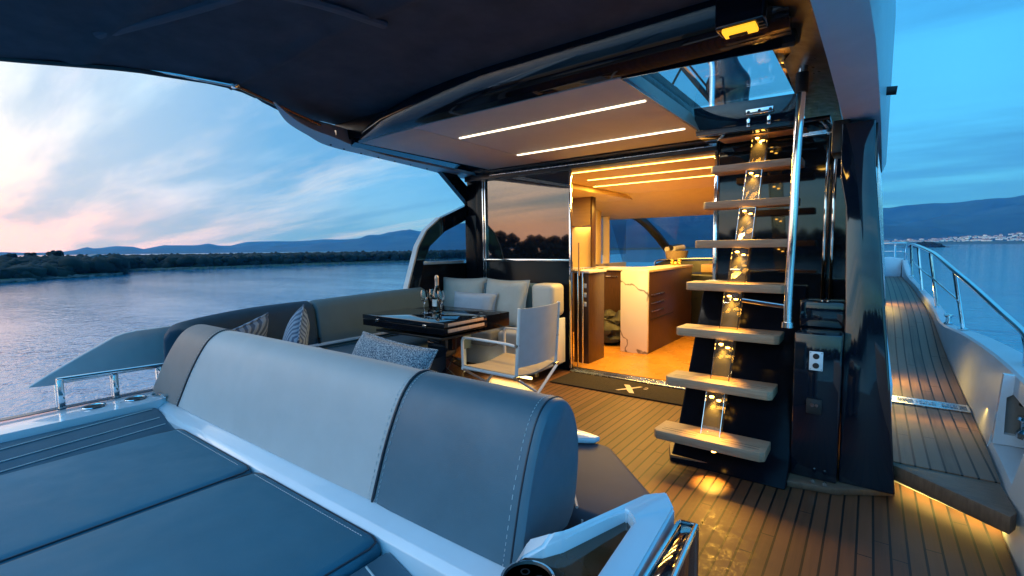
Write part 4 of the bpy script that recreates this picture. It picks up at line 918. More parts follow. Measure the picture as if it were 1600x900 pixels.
bmesh.ops.recalc_face_normals(t2, faces=t2.faces); join(bm, t2); obj('canvas', bm, canvas, aw, sharp=60)
for pth in ([(-2.62, .10, 2.352), (-2.30, .62, 2.372), (-2.0, 1.15, 2.372), (-1.90, 1.55, 2.372)], [(-1.55, .0, 2.368), (-1.35, .8, 2.375), (-1.15, 1.7, 2.365)], [(-2.98, .72, 2.335), (-2.1, 1.02, 2.375), (-.5, 1.30, 2.345)]):
    bm = B(); tube(bm, smooth_path(pth, 8), .017, 8, 1.6); obj('sewn_seam', bm, mat('seam_tape', (.085, .10, .125), .7, bump=.3, bscale=500), aw)
bm = B(); tube(bm, [(awx(y)+.012, y, 2.30) for y in [-.15+k*.1 for k in range(18)]], .016, 8); obj('edge_rope', bm, blackm, aw)
bm = B(); tube(bm, [(-3.24, .98, 2.315), (-3.06, 1.36, 2.285)], .012, 10); obj('pole', bm, chrome, aw)
bm = B(); tube(bm, [(-3.06, 1.375, 2.283), (-3.24, 2.02, 2.21)], .010, 10); obj('pole', bm, mat('orange_lit_pole', (.62, .34, .16), .25, .9), aw, label='chrome arm with orange light painted into its colour')  # orange light on the chrome arm is put into its metal colour
bm = B(); blob(bm, (-3.06, 1.365, 2.29), .028, .028, .024, 2); obj('joint', bm, chrome, aw)

# ------------------------------------------------------------------ staircase
SX0, SX1 = -.985, -.405
tread_y = lambda k: 2.70+.19*k
tread_z = lambda k: .165+.28*k
sc_ = thing('staircase', 'floating teak staircase with lit acrylic blocks rising to the flybridge', 'staircase', (-.7, 3, 0))
for k in range(8):
    y, z = tread_y(k), tread_z(k)
    bm = B(); c = .05
    pts = [(SX0+.01, y, z), (SX1-.02, y, z), (SX1+.005, y+.02, z), (SX1+.005, y+.20, z), (SX0-.0, y+.20, z), (SX0-.012, y+.03, z)]
    prism(bm, pts, (0, 0, .052), .006, 2); tr_ = obj('tread', bm, treadwood, sc_)
    for yy_ in (.045, .075):
        for xa_, xb_ in ((SX0+.03, -.76), (-.63, SX1-.03)):
            bm = B(); box(bm, (xa_, y+yy_, z+.0521), (xb_, y+yy_+.004, z+.0526)); obj('grip_groove', bm, rubber, tr_)
    if k < 7:
        yb, yt, zb, zt = y+.095, y+.20, z+.053, z+.278
        bm = B(); prism(bm, [(-.745, yb, zb), (-.745, yb+.06, zb), (-.745, yt+.10, zt), (-.745, yt, zt)], (.10, 0, 0), .002, 1); ab = obj('acrylic_block', bm, acryl, sc_)
        for xx in (-.746, -.644):
            bm = B(); tube(bm, [(xx, yb-.001, zb), (xx, yt-.001, zt)], .0022, 6); obj('polished_edge', bm, chrome, ab)
        bm = B(); prism(bm, [(-.742, yt+.004, zt-.006), (-.648, yt+.004, zt-.006), (-.648, yt+.095, zt-.006), (-.742, yt+.095, zt-.006)], (0, 0, .005)); pl_ = obj('light_plate', bm, chrome, sc_)
        for dx in (-.018, .018):
            bm = B(); lathe(bm, (-.695+dx, yt-.012+(.012 if dx > 0 else -.002), zt-.030+(-.02 if dx > 0 else 0)), [(.001, 0), (.010, .0), (.013, .007), (.001, .010)], 12); obj('bulb', bm, bulb, pl_)
        lamp('SPOT', (-.695, yt-.035, zt-.025), 15.0, (1, .50, .07), .012, to=(-.695, yb-.03, zb), spot=80, blend=.8)
lamp('SPOT', (-.655, 2.715, .155), 26, (1, .55, .08), .010, to=(-.655, 2.665, 0), spot=74, blend=1)
dk = thing('under_step_lamp', 'tiny bright lamp under the lowest stair tread', 'lamp', (-.655, 2.72, .16))
bm = B(); lathe(bm, (-.655, 2.722, .157), [(.001, 0), (.012, .001), (.013, .007), (.001, .0075)], 14); obj('lens', bm, bulb, dk)
bm = B(); prism(bm, [(-.93, 2.80, .002), (-.93, 2.93, .12), (-.93, 3.50, 1.04), (-.93, 3.62, 1.04), (-.93, 3.62, .002)], (.62, 0, 0), .012, 3); obj('black_base', bm, blackp, sc_)
bm = B(); box(bm, (-.93, 3.46, 1.043), (-.70, 3.62, 1.055), .003); obj('base_trim', bm, brushed, sc_)
bm = B(); prism(bm, [(-.99, 2.98, .001), (-.93, 2.82, .001), (-.30, 2.86, .001), (-.10, 2.90, .001), (.15, 3.06, .001), (.15, 3.30, .001), (-.99, 3.3, .001)], (0, 0, .035), .006); obj('plinth', bm, margin, sc_)
cb = thing('storage_cabinet', 'glossy black cabinet with socket plate beside the staircase', 'cabinet', (-.2, 3, 0))
bm = B(); box(bm, (-.312, 2.955, .037), (-.098, 3.4, .83), .008, 3); obj('body', bm, black, cb)
bm = B(); box(bm, (-.312, 3.16, .832), (-.098, 3.4, .98), .008, 3); obj('upper_drawer', bm, black, cb)
bm = B(); box(bm, (-.240, 2.949, .633), (-.178, 2.9545, .735), .0025); pls = obj('socket_plate', bm, socketm, cb)
for z in (.710, .660):
    bm = B(); tube(bm, [(-.209, 2.9485, z), (-.209, 2.945, z)], .015, 18); obj('socket', bm, rubber, pls)
for x in (-.234, -.184):
    for z in (.640, .728):
        bm = B(); tube(bm, [(x, 2.9488, z), (x, 2.9475, z)], .0028, 8); obj('screw', bm, brushed, pls)
bm = B(); box(bm, (-.245, 2.935, .40), (-.175, 2.954, .48), .005); obj('latch', bm, rubber, cb)
bm = B(); tube(bm, [(-.218, 2.934, .45), (-.218, 2.930, .45)], .010, 12); tube(bm, [(-.198, 2.934, .45), (-.198, 2.930, .45)], .008, 12); obj('latch_button', bm, chrome, cb)
for x in (-.20, -.145):
    bm = B(); tube(bm, [(x, 2.905, .048), (x, 2.895, .048)], .010, 12); obj('foot_bolt', bm, chrome, cb)
pil = thing('fin_pillar', 'tall glossy black fin pillar between the stairs and the side deck', 'pillar', (0, 3.1, 0))
bm = B(); prism(bm, [(-.090, 2.985, .036), (.146, 2.985, .036), (.108, 2.985, .55), (.060, 2.985, 1.10), (.018, 2.985, 1.55), (-.004, 2.985, 1.78), (-.006, 2.985, 1.96), (-.155, 2.985, 1.96), (-.148, 2.985, 1.66), (-.118, 2.985, 1.50), (-.100, 2.985, 1.0)], (0, .30, 0), .008, 3)
for v in bm.verts: v.co.y += .13*v.co.z
obj('body', bm, black, pil)
bm = B(); prism(bm, [(.022, 3.29, 1.0), (.075, 3.29, 1.0), (.035, 3.29, 1.62), (.010, 3.29, 1.80)], (0, .05, 0), .003); obj('edge_trim', bm, brushed, pil)
ar = thing('stair_handrail', 'heavy chrome handrail rising beside the stair treads', 'handrail', (-.35, 3, .9))
bm = B(); tube(bm, smooth_path([(-.352, 3.0, .87), (-.352, 3.0, 1.0), (-.342, 3.0, 1.45), (-.334, 3.0, 1.9), (-.318, 3.0, 2.28), (-.322, 3.0, 2.38), (-.36, 2.97, 2.44), (-.42, 2.93, 2.46)], 6), .0215, 16); obj('tube', bm, chrome, ar)
bm = B(); tube(bm, [(-.352, 3.0, .875), (-.352, 3.0, .845)], .030, 16); tube(bm, [(-.352, 3.0, .90), (-.352, 3.10, .90), (-.352, 3.16, .86)], .016, 10); obj('end_bracket', bm, chrome, ar)
bm = B(); tube(bm, [(-.352, 3.02, .955), (-.60, 3.08, .975)], .012, 10); obj('cross_bar', bm, chrome, ar)
bm = B(); tube(bm, [(-.325, 3.0, 2.10), (-.325, 3.0, 2.20)], .030, 14); obj('collar', bm, rubber, ar)

# door mat with lettering
mt = thing('door_mat', 'dark brown door mat with a pale X2 emblem before the cabin door', 'door mat', (-1.8, 4.05, 0))
bm = B(); prism(bm, [(-2.44, 3.84, .001), (-1.00, 3.86, .001), (-1.00, 4.27, .001), (-2.44, 4.27, .001)], (0, 0, .012), .003); obj('pile', bm, matm, mt)
bm = B()
prism(bm, [(-1.800, 4.130, .0135), (-1.752, 4.142, .0135), (-1.695, 4.060, .0135), (-1.655, 3.985, .0135), (-1.618, 3.925, .0135), (-1.660, 3.915, .0135), (-1.715, 3.990, .0135), (-1.750, 4.055, .0135)][::-1], (0, 0, .0015))
prism(bm, [(-1.800, 3.935, .0137), (-1.772, 3.935, .0137), (-1.690, 4.035, .0137), (-1.628, 4.146, .0137), (-1.650, 4.150, .0137), (-1.722, 4.045, .0137)], (0, 0, .0016)); obj('emblem', bm, mat('emblem_thread', (.52, .42, .34), .8), mt)
def text_bm(s, size, loc, rz=0, rx=0):
    cu = bpy.data.curves.new('txt', 'FONT'); cu.body = s; cu.size = size; cu.extrude = .0008
    to_ = bpy.data.objects.new('txt', cu); COL.objects.link(to_); bpy.context.view_layer.update()
    me = to_.evaluated_get(bpy.context.evaluated_depsgraph_get()).to_mesh(); b_ = B(); b_.from_mesh(me)
    mm = Matrix.Translation(Vector(loc)) @ Matrix.Rotation(rz, 4, 'Z') @ Matrix.Rotation(rx, 4, 'X')
    b_.transform(mm); to_.to_mesh_clear(); bpy.data.objects.remove(to_); return b_
obj('numeral', text_bm('2', .085, (-1.605, 4.090, .0145)), MATS['emblem_thread'], mt)

# ------------------------------------------------------------------ aft sun lounge
BP = [(.945, .455), (.955, .53), (.975, .66), (1.005, .78), (1.035, .845), (1.075, .878), (1.12, .882), (1.165, .862), (1.205, .81), (1.235, .73), (1.245, .62), (1.235, .50), (1.20, .455)]
def bolster_ring(x, k=1., dy=0.):
    cy, cz = 1.10, .65
    sh = .03+.29*(-.70-x)/2.75      # the roll leans to starboard towards its port end
    return [(x+sh*(cz+(z-cz)*k-.46)/.42, cy+(y-cy)*k+dy, cz+(z-cz)*k) for y, z in BP]
lg = thing('lounge_bolster', 'long three tone upholstered bolster backrest across the sun lounge', 'backrest', (-2, 1.08, .45))
def bol(xa, xb, m, ra=False, rb=False, name='section'):
    bm_ = B(); rs = []
    if ra: rs += [bolster_ring(xa, .93), bolster_ring(xa+.008, .975), bolster_ring(xa+.025, .995)]
    n = 8
    for k in range(n+1):
        q = k/n; x = (xa+(.04 if ra else .004))*(1-q)+(xb-(.04 if rb else .004))*q
        puff = 1 + .004*math.sin(math.pi*q) - (.012 if (k == 0 and not ra) or (k == n and not rb) else 0)
        rs.append(bolster_ring(x, puff))
    if rb: rs += [bolster_ring(xb-.022, .995), bolster_ring(xb-.007, .975), bolster_ring(xb, .945)]
    fixed = [[Vector(p) for p in r] for r in rs]
    # denser ring for smoothness
    fixed = [smooth_path(r, 3) for r in fixed]
    loft(bm_, fixed); return obj(name, bm_, m, lg, sharp=50)
bol(-3.46, -3.035, mat('taupe_roll', (.19, .165, .16), .5, var=.06, bump=.1, bscale=420, wr=.1), True, False, 'taupe_section'); bol(-3.025, -1.315, lightlea, name='pale_section'); bol(-1.305, -.70, darklea, False, True, 'slate_section')
for x, m in ((-3.03, pipdark), (-1.31, pipdark)):
    bm = B(); tube(bm, smooth_path(bolster_ring(x, .998), 3), .0045, 6); obj('seam', bm, m, lg)
for xs_ in (-3.052, -3.008, -1.332, -1.288, -.752):
    ring_ = smooth_path(bolster_ring(xs_, 1.0025), 10)
    bm = B()
    for q0 in range(0, int(len(ring_)*.62)-1, 2): tube(bm, [ring_[q0], ring_[q0+1]], .0011, 4)
    obj('stitching', bm, piping, lg)
bm = B(); tube(bm, smooth_path(bolster_ring(-.728, 1.0), 3), .003, 6); obj('end_stitching', bm, pipdark, lg)
rlw = thing('bolster_rail', 'white moulded rail running along the foot of the bolster', 'rail', (-2, .93, .45))
bm = B(); prism(bm, [(-3.30, .880, .30), (-3.30, .880, .405), (-3.30, .900, .425), (-3.30, .960, .458), (-3.30, .975, .45), (-3.30, .975, .30)], (2.68, 0, 0), .004); obj('rail', bm, white, rlw)
sp_ = thing('sun_pad', 'wide blue grey sun pad of two cushions at the stern', 'sun pad', (-2, .3, .3))
def cush(bm_, x0, x1, y0, y1, z0, z1, r_=.035, crown=.012, n=16):
    t_ = bmesh.new(); g = []
    prof = [(0, z0), (0, z1-r_)] + [(r_*(1-math.cos(a)), z1-r_+r_*math.sin(a)) for a in (R(22), R(45), R(67), R(90))]
    for d_, z in prof:
        ring = []
        for (xa, ya, xb, yb) in ((x0, y0, x1, y0), (x1, y0, x1, y1), (x1, y1, x0, y1), (x0, y1, x0, y0)):
            for k in range(n):
                q = k/n; x = xa+(xb-xa)*q; y = ya+(yb-ya)*q
                cx_, cy_ = (x0+x1)/2, (y0+y1)/2
                # rounded corners
                rc = .05; dx = abs(x-cx_)-((x1-x0)/2-rc); dy = abs(y-cy_)-((y1-y0)/2-rc)
                if dx > 0 and dy > 0:
                    l = math.hypot(dx, dy); f = rc/l if l > rc else 1
                    x = cx_+math.copysign((x1-x0)/2-rc+dx*f, x-cx_); y = cy_+math.copysign((y1-y0)/2-rc+dy*f, y-cy_)
                x += math.copysign(min(d_, abs(x-cx_)), cx_-x); y += math.copysign(min(d_, abs(y-cy_)), cy_-y)
                ring.append(Vector((x, y, z)))
        g.append(ring)
    c = Vector(((x0+x1)/2, (y0+y1)/2, 0)); last = g[-1]
    for s in (.85, .65, .4, .15):
        g.append([Vector((c.x+(p.x-c.x)*s, c.y+(p.y-c.y)*s, z1+crown*(1-s*s)+.0025*noise.noise(Vector((p.x*s*4, p.y*s*4, 2))))) for p in last])
    join_ = bmesh.new(); vs = [[join_.verts.new(p) for p in r] for r in g]; m_ = len(g[0])
    for i in range(len(g)-1):
        for j in range(m_): k = (j+1) % m_; join_.faces.new((vs[i][j], vs[i][k], vs[i+1][k], vs[i+1][j]))
    join_.faces.new(vs[-1]); join_.faces.new(vs[0][::-1]); bmesh.ops.recalc_face_normals(join_, faces=join_.faces); t_.free(); join(bm_, join_); return bm_
bm = cush(B(), -2.80, -1.995, -.9, .885, .26, .415); obj('cushion', bm, padlea, sp_, sharp=60)
bm = cush(B(), -1.985, -1.16, -.9, .885, .26, .415); obj('cushion', bm, padlea, sp_, sharp=60)
for xa, xb in ((-2.80, -1.995), (-1.985, -1.16)):
    e_ = .010; P_ = [(xa+e_, -.85, .405), (xa+e_, .83, .405), (xa+.022, .862, .405), (xa+.055, .885-e_, .405), (xb-.055, .885-e_, .405), (xb-.022, .862, .405), (xb-e_, .83, .405), (xb-e_, -.85, .405)]
    bm = B(); tube(bm, P_, .0035, 6); obj('edge_piping', bm, pipdark, sp_)
    bm = B()
    for k in range(int((xb-xa-.12)/.014)):
        x = xa+.06+k*.014; tube(bm, [(x, .845, .4165), (x+.008, .845, .4165)], .0012, 4)
    obj('stitching', bm, piping, sp_)
bm = B(); prism(bm, [(-3.188, -.9, .20), (-3.188, -.9, .435), (-3.14, -.9, .440), (-2.81, -.9, .365), (-2.81, -.9, .20)], (0, 1.79, 0), .015, 3); ps = obj('port_side_cushion', bm, mat('teal_upholstery', (.018, .085, .135), .45, bump=.1, bscale=400, wr=.15), sp_, sharp=60)
for xa, xb in ((-3.15, -3.02), (-3.04, -2.92), (-2.96, -2.84)):
    zf = lambda x: .442-(x+3.14)*.227
    bm = B(); tube(bm, smooth_path([(xb, -.5, zf(xb)), ((xa+xb)/2, .25, zf((xa+xb)/2)+.001), (xa+.01, .86, zf(xa+.01)+.0)], 8), .0026, 6); obj('piping', bm, piping, ps)
bm = B(); prism(bm, [(-1.15, -.9, .39), (-1.15, .885, .39), (-.74, .885, .25), (-.74, -.9, .25)], (0, 0, -.20), .02, 3); ps = obj('starboard_side_cushion', bm, darklea, sp_)
for y in (.79, .52, .20):
    bm = B(); tube(bm, [(-1.135, y, .385), (-.74, y-.02, .252)], .0035, 6); obj('piping', bm, piping, ps)
bm = B(); box(bm, (-3.19, -1.0, .0), (-.74, .93, .185)); obj('base', bm, white, sp_)
# starboard armrest bench end forward of the bolster
be = thing('bench_end', 'grey padded bench end with white moulded cap beside the bolster', 'bench', (-.8, 1.7, 0))
bm = B(); prism(bm, [(-1.24, 1.27, .02), (-.60, 1.27, .02), (-.50, 1.47, .02), (-.84, 1.80, .02), (-1.24, 1.84, .02)], (0, 0, .45), .03, 4); obj('padding', bm, mat('bench_charcoal', (.075, .085, .11), .6, spec=.2, var=.06, bump=.1, bscale=400), be)
bm = B(); prism(bm, [(-1.25, 1.70, .474), (-1.0, 1.70, .474), (-.90, 1.76, .474), (-.89, 1.80, .474), (-1.25, 1.86, .474)], (0, 0, .024), .008, 3); obj('cap', bm, white, be)
bm = B(); tube(bm, [(-.985, 1.69, .474), (-.80, 1.40, .473), (-.72, 1.29, .472)], .005, 6); obj('piping', bm, piping, be)
bm = B(); tube(bm, [(-.70, 1.28, .20), (-.69, 1.27, .45)], .004, 6); obj('piping', bm, piping, be)
# white console with gate
co = thing('stern_console', 'white sculpted console with dark glass panel and round speaker at the stern', 'console', (-.5, 1.1, .3))
def poly_ring(bm_, out, inn, z, th, bev=0):
    t_ = bmesh.new(); n = len(out)
    a = [t_.verts.new(o) for o in out]; b_ = [t_.verts.new(o) for o in inn]; a2 = [t_.verts.new(Vector(o)-Vector((0, 0, th))) for o in out]; b2 = [t_.verts.new(Vector(o)-Vector((0, 0, th))) for o in inn]
    for i in range(n):
        j = (i+1) % n
        t_.faces.new((a[i], a[j], b_[j], b_[i])); t_.faces.new((a2[j], a2[i], b2[i], b2[j])); t_.faces.new((a[j], a[i], a2[i], a2[j])); t_.faces.new((b_[i], b_[j], b2[j], b2[i]))
    bmesh.ops.recalc_face_normals(t_, faces=t_.faces)
    if bev: bmesh.ops.bevel(t_, geom=[e for e in t_.edges], offset=bev, segments=3, affect='EDGES')
    join(bm_, t_)
out_ = [(-.70, .895, .475), (-.672, .955, .56), (-.603, .963, .60), (-.579, .985, .605), (-.484, 1.246, .61), (-.437, 1.301, .61), (-.408, 1.285, .575), (-.392, .94, .56), (-.375, .58, .53), (-.70, .58, .47)]
inn_ = [(-.672, .862, .515), (-.655, .91, .54), (-.615, .930, .57), (-.581, .972, .585), (-.520, 1.10, .60), (-.494, 1.155, .60), (-.460, 1.125, .60), (-.455, .90, .58), (-.45, .62, .54), (-.66, .62, .48)]
bm = B(); poly_ring(bm, [Vector(o) for o in out_], [Vector(o) for o in inn_], 0, .07, .006); obj('frame', bm, white, co)
bm = B(); prism(bm, [(x, y, .500+.13*(y-.62)) for x, y, z in inn_], (0, 0, -.02)); obj('glass_panel', bm, mat('bronze_glass', (.050, .028, .014), .07, coat=.8, var=.2), co)
bm = B(); prism(bm, [(-.68, .58, .02), (-.68, .86, .02), (-.49, 1.23, .02), (-.44, 1.27, .02), (-.42, 1.20, .02), (-.40, .58, .02)], (0, 0, .42)); obj('body', bm, white, co)
bm = B(); lathe(bm, (-.600, .845, .532), [(.001, .0), (.058, .0), (.062, .012), (.056, .016), (.052, .008), (.001, .006)], 32); sk_ = obj('speaker', bm, blackm, co)
bm = B(); lathe(bm, (-.600, .845, .543), [(.056, 0), (.062, .0), (.063, .004), (.057, .005), (.056, 0)], 32); obj('ring', bm, chrome, sk_)
for dx, dy in ((-.020, .018), (.020, .018), (-.022, -.020), (.020, -.022)):
    bm = B(); lathe(bm, (-.600+dx, .845+dy, .5385), [(.001, 0), (.012, 0), (.013, .004), (.010, .005), (.001, .003)], 16); obj('dial', bm, rubber, sk_)
gt = thing('stern_gate', 'black glass gate with steel rim standing beside the console', 'gate', (-.37, 1.1, 0))
bm = B(); prism(bm, [(-.384, 1.262, .05), (-.346, 1.266, .05), (-.300, .66, .05), (-.372, .66, .05)], (0, 0, .50), .006); obj('pane', bm, black, gt)
bm = B(); tube(bm, [(-.384, 1.262, .553), (-.346, 1.268, .553), (-.303, .70, .553)], .007, 8); tube(bm, [(-.346, 1.268, .05), (-.346, 1.268, .553)], .008, 8); tube(bm, [(-.388, 1.262, .553), (-.372, .70, .553)], .006, 8); obj('rim', bm, chrome, gt)
bm = B(); tube(bm, [(-.30, 1.15, .02), (-.30, 1.15, .10)], .022, 12); obj('hinge_post', bm, chrome, gt)

# ------------------------------------------------------------------ U sofa
so_ = thing('cockpit_sofa', 'U shaped cockpit sofa with slate and taupe back cushions along the port side', 'sofa', (-3.5, 2.6, 0))
def backring(x, y, dx, dy, top, th=.17, z0=.46):
    # cross-section of the backrest, (dx,dy) points inboard
    P_ = [(0.05, z0), (0.045, z0+.15), (.015, top-.07), (-.02, top-.02), (-.07, top), (-.12, top-.01), (-.15, top-.05), (-.16, z0)]
    return [(x+dx*a, y+dy*a, z) for a, z in P_]
def backrest(path, m, name, endround=True):
    bm_ = B(); P_ = smooth_path([(a, b, c) for a, b, c in path], 5); rs = []
    for i, p in enumerate(P_):
        d_ = (P_[min(i+1, len(P_)-1)]-P_[max(i-1, 0)]); d_.z = 0; d_.normalize()
        nx, ny = d_.y, -d_.x
        r_ = backring(p.x, p.y, nx, ny, p.z)
        rs.append(r_)
    def shrink(r_, k):
        c = sum((Vector(v) for v in r_), Vector())/len(r_); return [tuple(c+(Vector(v)-c)*k) for v in r_]
    if endround:
        d0 = (Vector(rs[1][0])-Vector(rs[0][0])).normalized(); d1 = (Vector(rs[-1][0])-Vector(rs[-2][0])).normalized()
        rs = [[tuple(Vector(v)-d0*.02) for v in shrink(rs[0], .86)], [tuple(Vector(v)-d0*.010) for v in shrink(rs[0], .96)]]+rs+[[tuple(Vector(v)+d1*.012) for v in shrink(rs[-1], .96)], [tuple(Vector(v)+d1*.025) for v in shrink(rs[-1], .84)]]
    loft(bm_, rs); return obj(name, bm_, m, so_, sharp=55)
backrest([(-3.25, 1.125, .845), (-3.46, 1.22, .858), (-3.66, 1.48, .862), (-3.79, 1.82, .868), (-3.82, 2.22, .872)], mat('navy_upholstery', (.022, .050, .080), .62, spec=.12, bump=.1, bscale=400, wr=.1), 'back_cushion')
backrest([(-3.825, 2.28, .870), (-3.84, 3.0, .885), (-3.85, 3.56, .89)], mat('petrol_grey', (.075, .125, .150), .62, spec=.15, var=.06, bump=.1, bscale=400, wr=.1), 'back_cushion')
bm = B(); box(bm, (-3.78, 1.75, .487), (-3.735, 3.50, .508), .004); tr = obj('steel_trim', bm, white, so_)
bm = B(); lathe(bm, (-3.755, 2.24, .508), [(.012, 0), (.010, .045), (.013, .05), (.001, .055)], 12); obj('knob', bm, blackm, tr)
bm = cush(B(), -3.76, -3.22, 1.30, 3.62, .30, .455); obj('port_seat', bm, mat('seat_slate', (.07, .11, .145), .5, var=.06, bump=.1, bscale=400), so_)
bm = cush(B(), -3.21, -1.26, 1.30, 1.84, .30, .455); obj('aft_seat', bm, MATS['seat_slate'], so_)
bm = cush(B(), -3.76, -3.02, 3.64, 4.24, .32, .475); obj('fore_seat', bm, taupe, so_)
bm = cush(B(), -2.985, -2.52, 3.70, 4.24, .32, .475); obj('fore_seat', bm, cream, so_)
bm = B(); box(bm, (-3.80, 1.28, .03), (-3.30, 3.60, .298), .01); box(bm, (-3.22, 1.28, .03), (-1.28, 1.78, .298), .01); box(bm, (-3.80, 3.76, .08), (-2.56, 4.30, .318), .01); obj('plinth', bm, white, so_)
bm = B(); prism(bm, [(-2.545, 3.66, .11), (-2.545, 4.26, .11), (-2.545, 4.26, .58), (-2.545, 4.00, .58), (-2.545, 3.90, .50), (-2.545, 3.66, .46)], (.035, 0, 0), .008, 3); obj('end_panel', bm, white, so_)
bm = B(); tube(bm, [(-2.52, 3.72, .09), (-2.50, 3.72, .09)], .022, 16); obj('caster', bm, chrome, so_)
bm = cush(B(), -3.40, -2.80, 4.10, 4.27, .55, .925, .035, .0); obj('fore_back_cushion', bm, darklea, so_)
bm = cush(B(), -3.90, -3.42, 4.10, 4.27, .55, .925, .035, .0); obj('fore_back_cushion', bm, darklea, so_)
bm = B(); box(bm, (-2.785, 4.02, .60), (-2.515, 4.27, .935), .05, 5); obj('end_bolster', bm, cream, so_)
ul = thing('sofa_glow_strip', 'bright strip light glowing under the fore sofa bench', 'light strip', (-2.8, 3.7, .07))
bm = B(); box(bm, (-3.1, 3.70, .04), (-2.56, 3.715, .062)); obj('light_tube', bm, sideled, ul)
lamp('AREA', (-2.80, 3.69, .07), 3.0, (1, .72, .25), .5, to=(-2.80, 3.2, 0), sy=.02)

# pillows
def mkpillow(name, label, c, w, h, th, rx, rz, m, ry=0, pip=None, grp=None):
    t_ = thing(name, label, 'pillow', (c[0], c[1], c[2]-h/2), grp)
    bm_ = pillow(B(), c, w, h, th, rx, rz, ry); obj('cover', bm_, m, t_, sharp=80)
    bm_ = B(); tube(bm_, pillow_edge(c, w, h, rx, rz, ry), .006, 6); obj('edge_piping', bm_, pip or m, t_)
mkpillow('scatter_pillow', 'small striped blue pillow peeping over the bolster, leftmost', (-3.50, 1.52, .63), .40, .40, .13, R(-20), R(-62), stripem, ry=R(12), grp='striped pillows')
mkpillow('scatter_pillow', 'larger striped blue pillow leaning in the aft sofa corner', (-3.00, 1.60, .655), .46, .44, .15, R(-16), R(-28), stripem, ry=R(22), grp='striped pillows')
mkpillow('scatter_pillow', 'nubby pale blue boucle pillow lying behind the bolster', (-2.03, 1.56, .64), .60, .40, .17, R(-30), R(2), bouclem, ry=R(4))
mkpillow('scatter_pillow', 'sage linen pillow at the left of the fore bench', (-3.72, 4.02, .735), .56, .48, .15, R(-12), R(14), linen)
mkpillow('scatter_pillow', 'sage linen pillow at the right of the fore bench', (-3.10, 4.00, .725), .60, .50, .16, R(-12), R(-4), linen)
mkpillow('scatter_pillow', 'long pale blue lumbar pillow in front of the sage pillows', (-3.42, 3.86, .68), .58, .30, .15, R(-14), R(4), bluelinen)

# table
tb = thing('cockpit_table', 'glossy black folding table with fold over leaves on a slab pedestal', 'table', (-3.0, 2.9, 0))
bm = B(); box(bm, (-3.50, 2.50, .712), (-2.515, 3.00, .750), .004); obj('upper_leaf', bm, black, tb)
bm = B(); box(bm, (-3.50, 2.502, .655), (-2.515, 3.00, .708), .004); obj('lower_leaf', bm, blackp, tb)
bm = B(); box(bm, (-3.46, 3.004, .62), (-2.54, 3.34, .742), .004); obj('forward_leaf', bm, blackp, tb)
bm = B(); box(bm, (-3.40, 2.56, .60), (-2.60, 3.30, .619), .004); obj('under_frame', bm, blackm, tb)
bm = B(); box(bm, (-2.5145, 2.54, .720), (-2.509, 2.95, .742), .001); box(bm, (-2.5145, 2.54, .672), (-2.509, 2.96, .698), .001); obj('edge_reflection', bm, mat('pink_beige_reflection', (.50, .34, .26), .45, var=.15, stretch=(1, 8, 1)), tb)  # pink-beige strips paint the light reflections on the table's side
for x in (-3.30, -2.72):
    bm = B(); box(bm, (x-.020, 2.494, .702), (x+.020, 2.4995, .722), .002); obj('hinge', bm, chrome, tb)
bm = B(); box(bm, (-3.06, 2.84, .012), (-2.84, 3.06, .60), .004); obj('pedestal', bm, black, tb)
bm = B(); box(bm, (-3.16, 2.74, .0005), (-2.74, 3.16, .0115), .003); obj('foot_plate', bm, blackm, tb)
# bottle
bt = thing('champagne_bottle', 'dark champagne bottle with foil neck standing on the table', 'bottle', (-3.02, 2.92, .75))
c0 = (-3.02, 2.93, .751)
bm = B(); lathe(bm, c0, [(.001, .004), (.038, 0), (.043, .006), (.043, .12), (.041, .15), (.032, .185), (.020, .215), (.0155, .24), (.015, .262), (.001, .262)], 32); obj('body', bm, bottleg, bt)
bm = B(); lathe(bm, c0, [(.0165, .222), (.0168, .262), (.0165, .285), (.018, .29), (.0175, .31), (.012, .322), (.001, .324)], 24); obj('foil', bm, foil, bt)
bm = B(); rs = []
for z in (.055, .115): rs.append([(c0[0]+math.cos(a)*.0436, c0[1]+math.sin(a)*.0436, c0[2]+z) for a in [R(200+k*7) for k in range(17)]])
loft(bm, rs, closed=False); obj('label', bm, paper, bt)
for i, (x, y) in enumerate(((-3.09, 2.84), (-2.915, 2.87), (-3.12, 2.97))):
    g = thing('wine_glass', ['clear wine glass left of the champagne bottle', 'clear wine glass right of the champagne bottle', 'clear wine glass just behind the left one'][i], 'wine glass', (x, y, .75), 'wine glasses on the table')
    c0 = (x, y, .7505)
    bm = B(); lathe(bm, c0, [(.001, 0), (.034, 0), (.034, .0015), (.006, .006), (.0035, .012), (.0032, .08), (.006, .088), (.024, .104), (.034, .128), (.034, .150), (.026, .197), (.0248, .197), (.0325, .150), (.0325, .129), (.022, .106), (.001, .092)], 28); obj('bowl', bm, clearg, g)

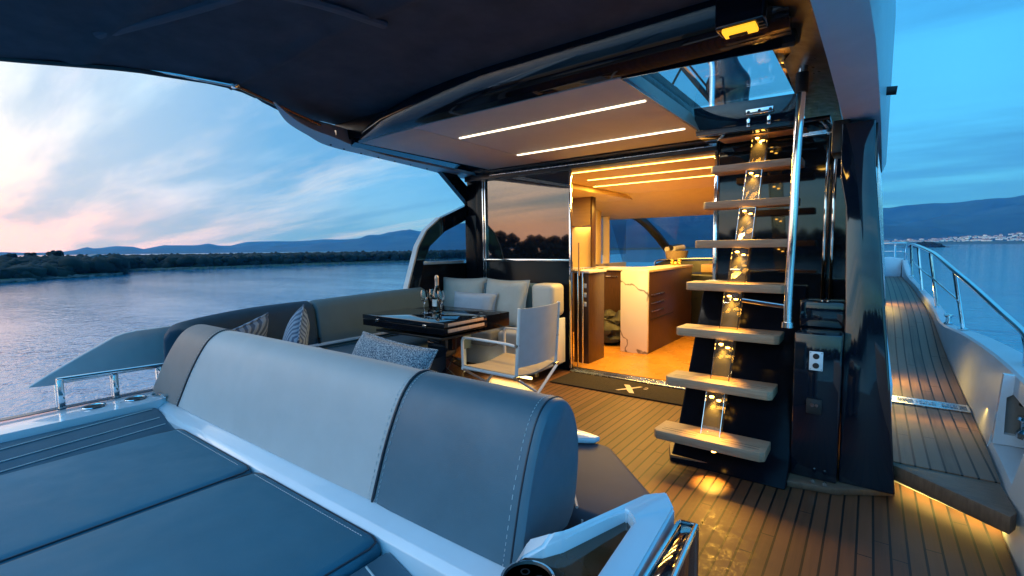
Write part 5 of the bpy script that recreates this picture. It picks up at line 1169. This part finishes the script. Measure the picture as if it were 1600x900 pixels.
# director chair (faces the table)
dc = thing('director_chair', 'white framed folding director chair with grey sling back', 'chair', (-2.3, 3.0, 0))
xb, xf, ya, yb_ = -2.03, -2.55, 2.74, 3.28
bm = B()
rows_ = []
for i in range(13):
    q = i/12; row = []
    for z in (.43, .55, .68, .80, .865):
        y = ya+(yb_-ya)*q; row.append((xb+.045*math.sin(math.pi*q)*1.0+(z-.43)*.07, y, z+.0*q))
    rows_.append(row)
t2 = bmesh.new(); A_ = [[t2.verts.new(p) for p in r] for r in rows_]; A2 = [[t2.verts.new((p[0]+.008, p[1], p[2])) for p in r] for r in rows_]
for i in range(12):
    for j in range(4): t2.faces.new((A_[i][j], A_[i+1][j], A_[i+1][j+1], A_[i][j+1])); t2.faces.new((A2[i][j], A2[i][j+1], A2[i+1][j+1], A2[i+1][j]))
for i in range(12): t2.faces.new((A_[i][0], A2[i][0], A2[i+1][0], A_[i+1][0])); t2.faces.new((A_[i][4], A_[i+1][4], A2[i+1][4], A2[i][4]))
for j in range(4): t2.faces.new((A_[0][j], A_[0][j+1], A2[0][j+1], A2[0][j])); t2.faces.new((A_[12][j], A2[12][j], A2[12][j+1], A_[12][j+1]))
bmesh.ops.recalc_face_normals(t2, faces=t2.faces); bm = B(); join(bm, t2); obj('backrest', bm, mesh_fab, dc)
bm = B(); rs = []
for i in range(11):
    q = i/10; y = ya+(yb_-ya)*q; z = .375-.030*math.sin(math.pi*q)
    rs.append([(xb-.01, y, z), (xf, y, z+.01), (xf-.008, y, z-.002), (xf, y, z-.012), (xb-.01, y, z-.012)])
loft(bm, rs); obj('seat', bm, sandseat, dc)
for y in (ya, yb_):
    bm = B(); tube(bm, [(xb+.0, y, .34), (xb+.035, y, .87)], .011, 8, 1.3); obj('back_post', bm, framewhite, dc)
    bm = B(); tube(bm, smooth_path([(xb+.02, y, .585), (xb-.10, y, .60), (xf+.05, y, .605), (xf+.005, y, .59), (xf-.005, y, .55), (xf, y, .36)], 5), .011, 8, 1.3); obj('arm_frame', bm, framewhite, dc)
    bm = B(); tube(bm, [(xb+.01, y, .36), (xf-.01, y, .365)], .013, 8); obj('seat_rail', bm, framewhite, dc)
for x in (xb, xf):
    for s in (0, 1):
        y0, y1 = (ya+.01, yb_+.03) if s == 0 else (yb_-.01, ya-.03)
        dx = .018*(1 if s else -1)
        bm = B(); tube(bm, [(x+dx, y0, .35), (x+dx, y1, .012)], .010, 8, 1.3); obj('leg', bm, framewhite, dc)
for y in (ya-.02, yb_+.02):
    bm = B(); tube(bm, [(xb+.02, y, .014), (xf-.02, y, .014)], .010, 8); obj('foot_bar', bm, framewhite, dc)
for y in (ya, yb_):
    bm = B(); tube(bm, [(xb+.006, y-.018, .355), (xb+.006, y+.018, .355)], .018, 12); obj('joint', bm, brushed, dc); bm = B(); tube(bm, [(xb+.012, y-.016, .595), (xb+.012, y+.016, .595)], .014, 12); obj('joint', bm, brushed, dc)
for l_ in [o for o in SC.objects if o.type == 'LIGHT' and o.name.startswith('lamp')]:
    l_.data.name = 'lamp'
